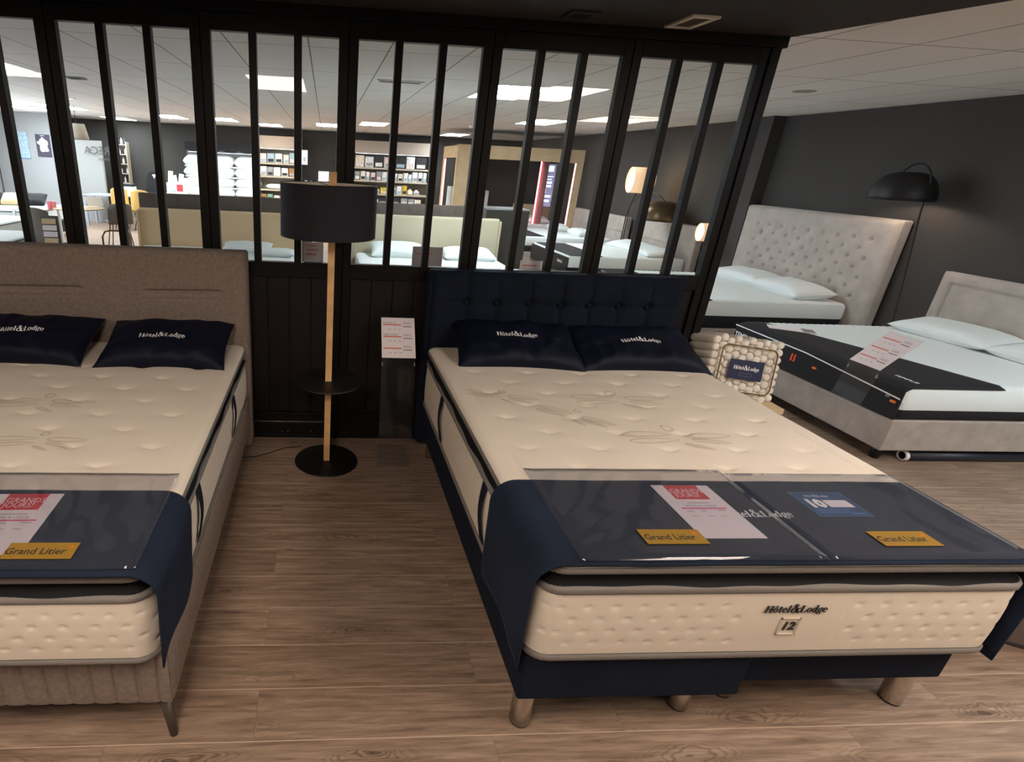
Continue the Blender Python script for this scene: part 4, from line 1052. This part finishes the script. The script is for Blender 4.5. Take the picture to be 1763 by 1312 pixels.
def fill(x0, x1, z, hs, ws, kinds, palette, rowname, group):
    x = x0; n = 0; last = None; cnt = {}
    items = []
    while True:
        w = rnd.uniform(*ws)
        if x+w > x1: break
        items.append((x+w/2, w, rnd.uniform(*hs), rnd.choice(palette), rnd.choice(kinds))); x += w+rnd.uniform(.012, .035)
    for i, (xx, w, h, c, k) in enumerate(items):
        left = items[i-1] if i else None; right = items[i+1] if i+1 < len(items) else None
        kn = {'pack': 'linen pack', 'box': 'boxed product', 'bottle': 'bottle'}
        pos = '%s from left' % ORD[i]
        pack(xx, z, w, h, c, k, '%s %s, %s, %s' % (cw[c], kn[k], pos, rowname), group)
ORD = ['first', 'second', 'third', 'fourth', 'fifth', 'sixth', 'seventh', 'eighth', 'ninth', 'tenth', 'eleventh', 'twelfth', 'thirteenth', 'fourteenth', 'fifteenth', 'sixteenth', 'seventeenth', 'eighteenth', 'nineteenth', 'twentieth'] + ['late']*20
fill(1.97, 4.1, 1.66, (.28, .33), (.24, .32), ['pack'], ['white', 'pink', 'cream', 'white', 'black', 'cream'], 'top shelf of the right unit', 'linen packs on the top shelf')
fill(1.97, 4.1, 1.31, (.2, .27), (.09, .15), ['box', 'pack', 'box'], ['white', 'cream', 'white', 'white', 'cream', 'grey', 'pink'], 'second shelf of the right unit', 'products on the second shelf')
fill(1.97, 4.1, .95, (.14, .27), (.10, .2), ['box', 'bottle', 'box'], ['white', 'white', 'grey', 'yellow', 'cream', 'black'], 'third shelf of the right unit', 'products on the third shelf')
fill(1.97, 4.1, .67, (.12, .18), (.18, .36), ['box'], ['cream', 'grey', 'black', 'white'], 'bottom shelf of the right unit', 'boxes on the bottom shelf')
fill(-.74, .38, 1.66, (.22, .28), (.16, .24), ['pack'], ['blue', 'pink', 'blue', 'white', 'brown'], 'top shelf of the left unit', 'bedding packs on the left unit')
fill(-.74, .38, 1.31, (.2, .25), (.17, .22), ['pack'], ['grey', 'brown', 'grey', 'white'], 'second shelf of the left unit', 'grey and brown blankets on the left unit')
fill(-.74, .38, .67, (.10, .14), (.12, .18), ['pack'], ['cream', 'white', 'brown', 'green'], 'bottom shelf of the left unit', 'rolls on the bottom shelf of the left unit')
white_pillow('cream pillow lying on the third shelf of the left unit', place(-.3, SY+.2, 1.02, 0, 0), .6, .32, .14, 31)

pw = thing('display_rack', 'lit rack with four shelves of white pillows on the back wall', 'shelf', (-1.81, SY, 0))
MB().box(-1.04, 1.04, .38, .42, .3, 2.1).build('back_panel', mat('rack_back', (120, 120, 124), .8), pw)
levels = (1.50, 1.22, .93, .655)
for z in levels:
    MB().box(-1.04, 1.04, 0, .38, z-.03, z).build('shelf', WHITE, pw)
for z in (1.86, 1.47, 1.19, .90): MB().box(-.98, .98, .30, .36, z-.012, z-.002).build('light_strip', STRIP, pw)
MB().box(-1.04, 1.04, 0, .38, .0, .62).build('plinth', SHELFM, pw)
sw = MB()
for c in (-.75, -.25, .25, .75):
    sw.grid(12, 2, lambda u, v, c=c: (c-.25+.5*u, .02, 1.92+.16*v-(.06*(4*u*(1-u)))*(1-v)))
sw.build('valance', BLKFAB, pw, solid=.01)
MB().box(-1.02, 1.02, 0, .38, 2.08, 2.11).build('top', BLKFAB, pw)
rown = ['top', 'second', 'third', 'bottom']
for r, z in enumerate(levels):
    for c, x in enumerate((-2.52, -1.83, -1.10)):
        p, _ = pillow_mb(.73, .38, .31, r*3+c, wr=.006, pinch=.05)
        o = p.build('pillow', TICKW, smooth=True); o.matrix_world = place(x, SY+.15, z+.125, .12, 0)
        tag(o, 'white display pillow on the %s shelf of the pillow rack, %s' % (rown[r], ('left', 'middle', 'right')[c]), 'pillow', 'white pillows on the display rack')

# boxes and counter by the pillow rack
cb = thing('counter', 'grey storage counter left of the white pillow rack', 'counter', (-2.75, 12.0, 0))
MB().box(-.27, .27, -.2, .2, 0, .80).build('body', mat('counter_grey', (128, 122, 114), .7), cb, bevel=.006); MB().box(-.28, .28, -.21, .21, .80, .82).build('top', SHELFM, cb)
bx = thing('open_box', 'white open carton full of papers on the grey counter', 'box', (-2.72, 12.0, .822))
for a in ((-.25, .25, -.18, -.17, 0, .26), (-.25, .25, .17, .18, 0, .26), (-.25, -.24, -.17, .17, 0, .26), (.24, .25, -.17, .17, 0, .26), (-.24, .24, -.17, .17, 0, .01)):
    MB().box(*a).build('carton_wall', WHITE, bx)
MB().box(.0, .16, -.184, -.18, .05, .22).build('red_label', RED, bx); MB().box(-.18, -.02, -.184, -.18, .03, .08).build('blue_label', PM['blue'], bx)
for i, (x, h, a) in enumerate(((-.18, .52, .1), (-.06, .42, -.15), (.06, .46, .2), (.17, .36, -.1))):
    tag(MB().obox(Matrix.Translation((-2.72+x, 12.0+.03*i-.05, .84+h/2)) @ Matrix.Rotation(a, 4, 'Y'), .12, .012, h).build('rolled_paper', PAPER, bevel=.002), 'white paper sheaf sticking up from the open carton, %s' % ('leftmost', 'second from left', 'third from left', 'rightmost')[i], 'paper', 'papers in the open carton')
cb2 = thing('counter', 'white cluttered counter below the screen, behind the drum lamp shade', 'counter', (.95, 12.9, 0))
MB().box(-.42, .42, -.25, .25, 0, 1.05).build('body', SHELFM, cb2, bevel=.006); MB().box(-.43, .43, -.26, .26, 1.05, 1.08).build('top', WHITE, cb2)
tag(MB().box(.93, 1.22, 12.85, 12.97, 1.082, 1.5).build('white_monitor', WHITE, bevel=.01), 'white flat box standing on the cluttered counter above the drum shade', 'box')
tag(MB().box(1.20, 1.40, 12.75, 12.95, 1.082, 1.30).build('carton', mat('cardboard', (190, 132, 92), .8), bevel=.004), 'brown cardboard carton on the right of the cluttered counter', 'box')
for i, x in enumerate((.6, .74, .88, 1.05)):
    p, _ = pillow_mb(.2, .16, .16, i, wr=.02); o = p.build('bagged_linen', WHITE, smooth=True); o.matrix_world = place(x, 12.75, 1.16, .5, i)
    tag(o, 'crumpled white bag on the cluttered counter, %s from the left' % ORD[i], 'bag', 'white bags on the counter')
ws = thing('wall_shelf', 'black wall shelf with glass boards right of the screen, above the drum lamp shade', 'shelf', (1.62, 13.7, 0))
for z in (1.15, 1.45, 1.75): MB().box(-.3, .3, 0, .25, z, z+.03).build('board', BLACKM, ws)
for x in (-.29, 0, .27): MB().box(x, x+.02, .0, .02, 0, 1.78).build('upright', BLACKM, ws)
scn = thing('screen_sign', 'white tablet sign on the side of the left product shelf', 'sign', (.52, 13.3, 1.65))
MB().box(-.09, .09, 0, .02, 0, .38).build('frame', WHITE, scn, bevel=.004); MB().box(-.1, -.06, .02, .14, .1, .2).build('bracket', BLACKM, scn); MB().box(-.03, .03, -.003, 0, .08, .2).build('blue_square', PM['blue'], scn)

# =================================================================== booth of pale wood with pink light
bo = thing('bed_booth', 'pale wooden booth frame with pink light strips around a dark inner wall', 'booth', (5.4, 9.3, 0))
X0, X1, H, D = -1.42, 1.44, 2.25, 1.5
MB().box(X0, X1, 0, .10, 1.98, H).build('lintel', PALEWOOD, bo, bevel=.004)
MB().box(X0, X0+.30, 0, .10, 0, 1.98).build('post', PALEWOOD, bo, bevel=.004)
MB().box(X1-.16, X1, 0, .10, 0, 1.98).build('post', PALEWOOD, bo, bevel=.004)
MB().box(X0, X0+.04, .1, D, 1.98, H).build('side_lintel', PALEWOOD, bo)
MB().box(X0, X0+.06, D-.1, D, 0, 1.98).build('rear_post', PALEWOOD, bo)
MB().box(X0, X1, .1, D, H-.02, H-.002).build('roof', BLACKM, bo)
MB().box(X0+.3, X1-.02, D, D+.04, 0, H).build('rear_wall', mat('booth_dark', (38, 32, 34), .8), bo)
MB().box(X0+.025, X0+.045, D-.13, D-.11, .3, 1.95).build('light_strip', LEDPINK, bo)
MB().box(X1-.175, X1-.160, .02, .04, .3, 1.97).build('light_strip', LEDPINK, bo)
MB().box(.62, .64, .38, .40, .3, 2.0).build('light_strip', LEDPINK, bo)
MB().lathe([(.1, 0), (.1, 1.98)], c=(.74, .46, 0), n=20).build('column', mat('booth_column', (150, 96, 96), .6), bo, smooth=True)
scr = thing('display_screen', 'tall dark blue advertising screen inside the wooden booth', 'screen', (6.42, 10.1, .98))
MB().box(-.15, .15, 0, .04, 0, .98).build('housing', BLACKM, scr, bevel=.004)
MB().box(-.14, .14, -.003, 0, .01, .97).build('picture', led('screen_blue', (16, 44, 120), 1.0), scr)
b_ = MB()
for x0, x1, z0, z1 in ((-.06, .09, .80, .93), (-.08, .1, .68, .70), (-.07, .07, .62, .64), (-.08, .08, .53, .58), (-.06, .08, .45, .50), (-.07, -.03, .32, .42), (-.08, .1, .22, .27), (-.08, .08, .12, .17)): b_.box(x0, x1, -.006, -.003, z0, z1)
b_.build('picture_text', led('screen_text', (190, 225, 255), 1.6), scr)
bb = thing('bed', 'bed with low tan headboard standing inside the wooden booth', 'bed', (5.9, 10.75, 0))
MB().box(-.05, .9, -.1, -.02, .1, 1.0).build('headboard', BEIGE, bb, bevel=.02); MB().box(-.8, .9, -1.2, -.1, .1, .35).build('base', BROWNF, bb, bevel=.01)
tag(MB().box(5.05, 6.78, 9.55, 10.60, .352, .62).build('mattress', TICKW, bevel=.04), 'pinkish lit mattress inside the wooden booth', 'mattress')
white_pillow('pillow on the booth bed, left of the pair', place(5.55, 10.1, .70, .15, .1), .7, .45, .14, 41)
white_pillow('pillow on the booth bed, right of the pair', place(6.15, 10.0, .70, .15, -.1), .7, .45, .14, 42)
hbm = MB().grid(60, 6, lambda u, v: (4.08+1.0*u, 10.4-.05*abs(math.sin(u*PI*5)), .3+1.05*v-(.25*max(0, u-.7))))
tag(hbm.build('channel_headboard', TICKW, smooth=True, solid=.05), 'white channel-stitched headboard inside the left part of the booth', 'headboard')
cu = MB().grid(60, 2, lambda u, v: (4.32+.35*u, 9.6+.03*math.sin(u*40), .8+1.15*v))
tag(cu.build('curtain', mat('grey_curtain', (96, 96, 116), .8), smooth=True, solid=.004), 'grey curtain hanging at the left of the booth opening', 'curtain')

# =================================================================== left rear: office and seating
struct(MB().box(-7.15, -5.6, 12.02, 12.12, 0, ZC).build('wall_rear_left', WHITEW))
struct(MB().box(-5.55, -4.60, 12.05, 12.15, 0, 2.0).build('trim_7', mat('grey_screen', (150, 150, 146), .8)))
# reflection of a sign in the partition glass, modelled as solid reversed letters
t = thing('sign_reflection', 'reflection of TRECA PARIS lettering, built as dark reversed letters above the office area', 'sign', (-4.72, 11.98, 1.70))
text_mb('TRECA', .26).xf(lambda u, v, w: (-u*1.0+.12, 0, v+.06)).build('sign_lettering', mat('reflection_grey', (84, 82, 80), .7), t, solid=.01)
text_mb('PARIS', .09).xf(lambda u, v, w: (-u*1.2+.18, 0, v-.14)).build('sign_lettering', mat('reflection_grey2', (84, 82, 80), .7), t, solid=.01)
po = thing('poster', 'dark poster with a white map of France on the white wall', 'poster', (-5.99, 12.0, 1.56))
MB().box(-.17, .17, 0, .015, 0, .52).build('board', mat('poster_dark', (56, 48, 66), .6), po)
fr_ = [(-.02, .46), (.02, .44), (.06, .40), (.11, .37), (.12, .30), (.09, .25), (.11, .19), (.12, .14), (.07, .12), (.02, .13), (-.02, .11), (-.08, .13), (-.09, .2), (-.08, .27), (-.14, .31), (-.15, .35), (-.09, .36), (-.07, .41), (-.04, .41)]
m_ = MB(); m_.v = [(x, -.002, z) for x, z in fr_]; m_.f = [tuple(range(len(fr_)))]; m_.build('map', PAPER, po, solid=.002)
MB().box(-.05, .05, -.003, 0, .485, .495).build('title', PAPER, po)
p2 = thing('poster', 'pale blue poster on the white wall left of the map poster', 'poster', (-6.55, 12.0, 1.5)); MB().box(-.2, .2, 0, .015, 0, .62).build('board', PM['blue'], p2); MB().box(-.2, .2, -.003, 0, 0, .02).build('edge', BLUEL, p2)
pd = thing('pendant_lamp', 'cream conical pendant lamp hanging from the white ceiling at the left', 'lamp', (-3.9, 9.0, ZC))
MB().lathe([(.21, -.60), (.15, -.32)], n=32, cap=False).build('lamp_shade', mat('cream_shade', (206, 198, 180), .8), pd, smooth=True, solid=.005)
MB().tube([(0, 0, 0), (0, 0, -.34)], .006, 8).build('cord', BLACKM, pd); MB().lathe([(0, -.34), (.03, -.35), (.03, -.42), (0, -.43)], n=12).build('bulb_holder', BLACKM, pd)
pd2 = MB().tube([(-.15, 0, -.33), (.15, 0, -.33)], .004, 6); pd2.build('shade_bar', BLACKM, pd)

def chair(name, label, loc, rz, mshell, mleg, h=.82, casters=False):
    t = thing(name, label, 'chair', loc, rz)
    def shell(u, v):
        x = (u-.5)*.46; k = abs(u-.5)*2
        if v < .5: y = -.22+.42*v*2; z = .45+.03*k**2+.0*v
        else: y = .2+.10*(v-.5)*2-.10*k**2*(v-.5)*2; z = .45+(h-.45)*((v-.5)*2)*(1-.10*k**3)+.0
        return x*(1-.12*max(0, v-.6)), y, z
    MB().grid(14, 20, shell).build('shell', mshell, t, smooth=True, solid=.025)
    for sx in (-1, 1):
        for sy in (-1, 1): MB().tube([(sx*.14, sy*.12, .44), (sx*.2, sy*.2, 0)], .010, 8).build('leg', mleg, t, smooth=True)
    return t
YEL = mat('mustard_shell', (196, 158, 84), .6); GRYS = mat('grey_shell', (116, 108, 98), .7)
c0 = chair('shell_chair', 'mustard yellow shell chair at the office desk, left of the pair', (-3.72, 10.8, 0), .9, YEL, BLACKM, .95)
c1 = copy_tree(c0); c1.location = (-3.25, 10.75, 0); c1.rotation_euler = (0, 0, 3.0); c1['label'] = 'mustard yellow shell chair at the office desk, right of the pair'
c2 = chair('side_chair', 'grey fabric chair at the small round table', (-3.0, 8.2, 0), -2.6, GRYS, BLACKM, .84)
c3 = chair('side_chair', 'large grey chair behind the brochure holder at the far left', (-2.95, 5.2, 0), 2.8, GRYS, BLACKM, 1.0)
tb = thing('round_table', 'small pale round table with a thin pedestal near the grey chairs', 'table', (-3.55, 7.75, 0))
MB().lathe([(0, .73), (.43, .73), (.45, .74), (.45, .75), (0, .755)], n=40).build('tabletop', PALEWOOD, tb); MB().lathe([(.03, .02), (.03, .73)], n=16).build('pedestal', BLACKM, tb); MB().lathe([(0, 0), (.24, 0), (.24, .015), (0, .02)], n=32).build('base', BLACKM, tb)
tag(MB().lathe([(.03, 0), (.035, .1), (.03, .1), (.025, .01), (0, .01)], c=(-3.45, 7.65, .757), n=16).build('cup', mat('dark_cup', (70, 50, 45), .4), smooth=True), 'small dark cup on the pale round table', 'cup')
tag(MB().obox(Matrix.Translation((-3.35, 8.0, .86)) @ Matrix.Rotation(.5, 4, 'X'), .3, .01, .2).build('open_laptop', WHITE, bevel=.003), 'thin white laptop lid standing on the pale round table', 'laptop')
for i, x in enumerate((-4.06, -3.98)):
    tag(MB().box(x, x+.06, 7.6, 7.66, .72, .86).build('pink_box', mat('pink_box', (232, 120, 130), .5), bevel=.004), 'small pink box on the low white desk, %s' % ('left one', 'right one')[i], 'box', 'pink boxes')
ld = thing('desk', 'low white desk carrying two small pink boxes at the far left', 'desk', (-4.25, 7.75, 0)); MB().box(-.4, .22, -.3, .3, .69, .72).build('tabletop', WHITE, ld, bevel=.004)
for sx in (-1, 1):
    for sy in (-1, 1): MB().box(sx*.28-.09-.02, sx*.28-.09+.02, sy*.26-.02, sy*.26+.02, 0, .69).build('leg', WHITE, ld)
od = thing('desk', 'office desk with pale blue grey legs below the reversed lettering', 'desk', (-4.15, 11.6, 0)); LG = mat('desk_leg', (150, 156, 170), .5)
MB().box(-.75, 1.0, -.4, .3, .72, .75).build('tabletop', LG, od, bevel=.004)
for sx in (-.7, .93):
    for sy in (-.34, .24): MB().box(sx-.03, sx+.03, sy-.03, sy+.03, 0, .72).build('leg', LG, od)
oc = thing('office_chair', 'black high-backed office chair with an orange emblem behind the desk', 'chair', (-3.42, 12.4, 0))
def ocb(u, v):
    k = abs(u-.5)*2; w = .26-.08*v**3
    return (u-.5)*2*w, .0+.06*k*k, .55+.78*v-.06*k**3*v
MB().grid(12, 14, ocb).build('backrest', BLKFAB, oc, smooth=True, solid=.07); MB().box(-.24, .24, .05, .5, .45, .53).build('seat', BLKFAB, oc, bevel=.03)
MB().lathe([(.03, .1), (.03, .45)], n=12, c=(0, .27, 0)).build('gas_lift', BLACKM, oc)
for i in range(5):
    a = i*2*PI/5; MB().tube([(0, .27, .1), (.26*math.cos(a), .27+.26*math.sin(a), .03)], .018, 6).build('leg', BLACKM, oc)
e_ = MB(); e_.v = [(-.05, -.05, 1.24), (.05, -.05, 1.24), (0, -.05, 1.14)]; e_.f = [(0, 2, 1)]; e_.build('emblem', led('orange_glow', (255, 110, 50), 1.5), oc, solid=.004)
pr = thing('printer', 'white and black office printer on the desk behind the yellow chairs', 'printer', (-3.95, 11.72, .752))
MB().box(-.2, .2, -.14, .14, 0, .2).build('body', mat('printer_white', (190, 205, 212), .5), pr, bevel=.01); MB().box(-.19, .19, -.13, .15, .2, .26).build('scanner_lid', BLACKM, pr, bevel=.006)
rk = thing('bottle_rack', 'narrow tall shelf filled with small bottles beside the second mullion', 'shelf', (-4.56, 13.4, 0))
for s_ in (-.14, .14): MB().box(s_-.01, s_+.01, 0, .25, 0, 2.02).build('side_panel', SHELFM, rk)
RZ = (.95, 1.2, 1.45, 1.7, 1.95)
for z in RZ: MB().box(-.13, .13, 0, .25, z-.02, z).build('shelf', SHELFM, rk)
for r, z in enumerate(RZ):
    for i in range(3):
        x = -4.56-.08+.08*i
        bt_ = MB().lathe([(.025, 0), (.028, .01), (.028, .11), (.01, .14), (.01, .17), (0, .17)], c=(x, 13.5, z+.001), n=10).build('bottle', PM['white' if (r+i) % 2 else 'black'], smooth=True)
        tag(bt_, '%s bottle on the narrow rack, %s of three on the %s shelf' % (('black', 'white')[(r+i) % 2], ('left', 'middle', 'right')[i], ('lowest', 'second lowest', 'middle', 'second highest', 'top')[r]), 'bottle', 'bottles on the narrow rack')
bh = thing('brochure_holder', 'stand of stacked white brochures in front of the large grey chair', 'rack', (-2.6, 4.5, 0))
MB().box(-.11, .11, 0, .02, 0, .94).build('back_panel', mat('holder_grey', (90, 84, 78), .6), bh); MB().box(-.14, .14, -.12, .16, 0, .015).build('base', BLACKM, bh)
for i in range(7): MB().obox(Matrix.Translation((0, -.03, .36+.085*i)) @ Matrix.Rotation(-.2, 4, 'X'), .18, .012, .07).build('brochure', PAPER if i % 3 else PALEWOOD, bh)
hr = thing('bent_tube_rail', 'bronze bent tube rail standing near the floor behind the second wide post', 'rail', (-2.0, 5.0, 0))
MB().tube([(-.12, 0, 0), (-.12, 0, .62), (-.08, 0, .69), (0, 0, .71), (.2, 0, .71), (.26, 0, .69), (.28, 0, .6), (.28, 0, 0)], .014, 8).build('tube', BRASS, hr, smooth=True)
MB().box(-.1, .26, -.1, .1, .0, .45).build('clear_bin', mat('blue_grey_bin', (120, 140, 160), .3), hr, bevel=.01)
# show beds far left
for i, (x, y, zt, lab) in enumerate(((-5.3, 8.9, .62, 'white mattress on the show bed farthest back at the left edge'), (-4.9, 6.7, .60, 'white mattress with dark piping on the middle show bed at the left edge'), (-4.0, 5.0, .56, 'white mattress with dark piping on the nearest show bed at the left edge'))):
    b = thing('bed', lab.replace('white mattress on', 'base of').replace('white mattress with dark piping on', 'dark base of'), 'bed', (x, y, 0))
    MB().box(-.85, .7, -.75, .75, .08, .32).build('base', BLKFAB, b, bevel=.01); MB().box(-.95, -.85, -.8, .8, .05, 1.0).build('headboard', WALLG, b, bevel=.02)
    m = thing('mattress', lab, 'mattress', (x, y, .322)); h = zt-.322
    MB().box(-.84, .72, -.76, .76, 0, h).build('body', TICKW, m, bevel=.04)
    for z in (.03, h-.03): MB().tube([(p[0], p[1], z) for p in rrect(-.842, .722, -.762, .762, .04, .1)], .008, 6, True).build('piping', BLKFAB, m)
for i, (x, y, mm, lab) in enumerate(((-5.9, 9.1, BLKFAB, 'dark cushion on the far left show bed, left one'), (-5.5, 9.2, BEIGE, 'tan cushion on the far left show bed'), (-5.1, 9.3, BLKFAB, 'dark cushion on the far left show bed, right one'))):
    white_pillow(lab, place(x, y, .74, .5, .2), .45, .4, .16, 50+i, mm)

for o_ in COL.objects:
    if o_.get('group') == '': del o_['group']
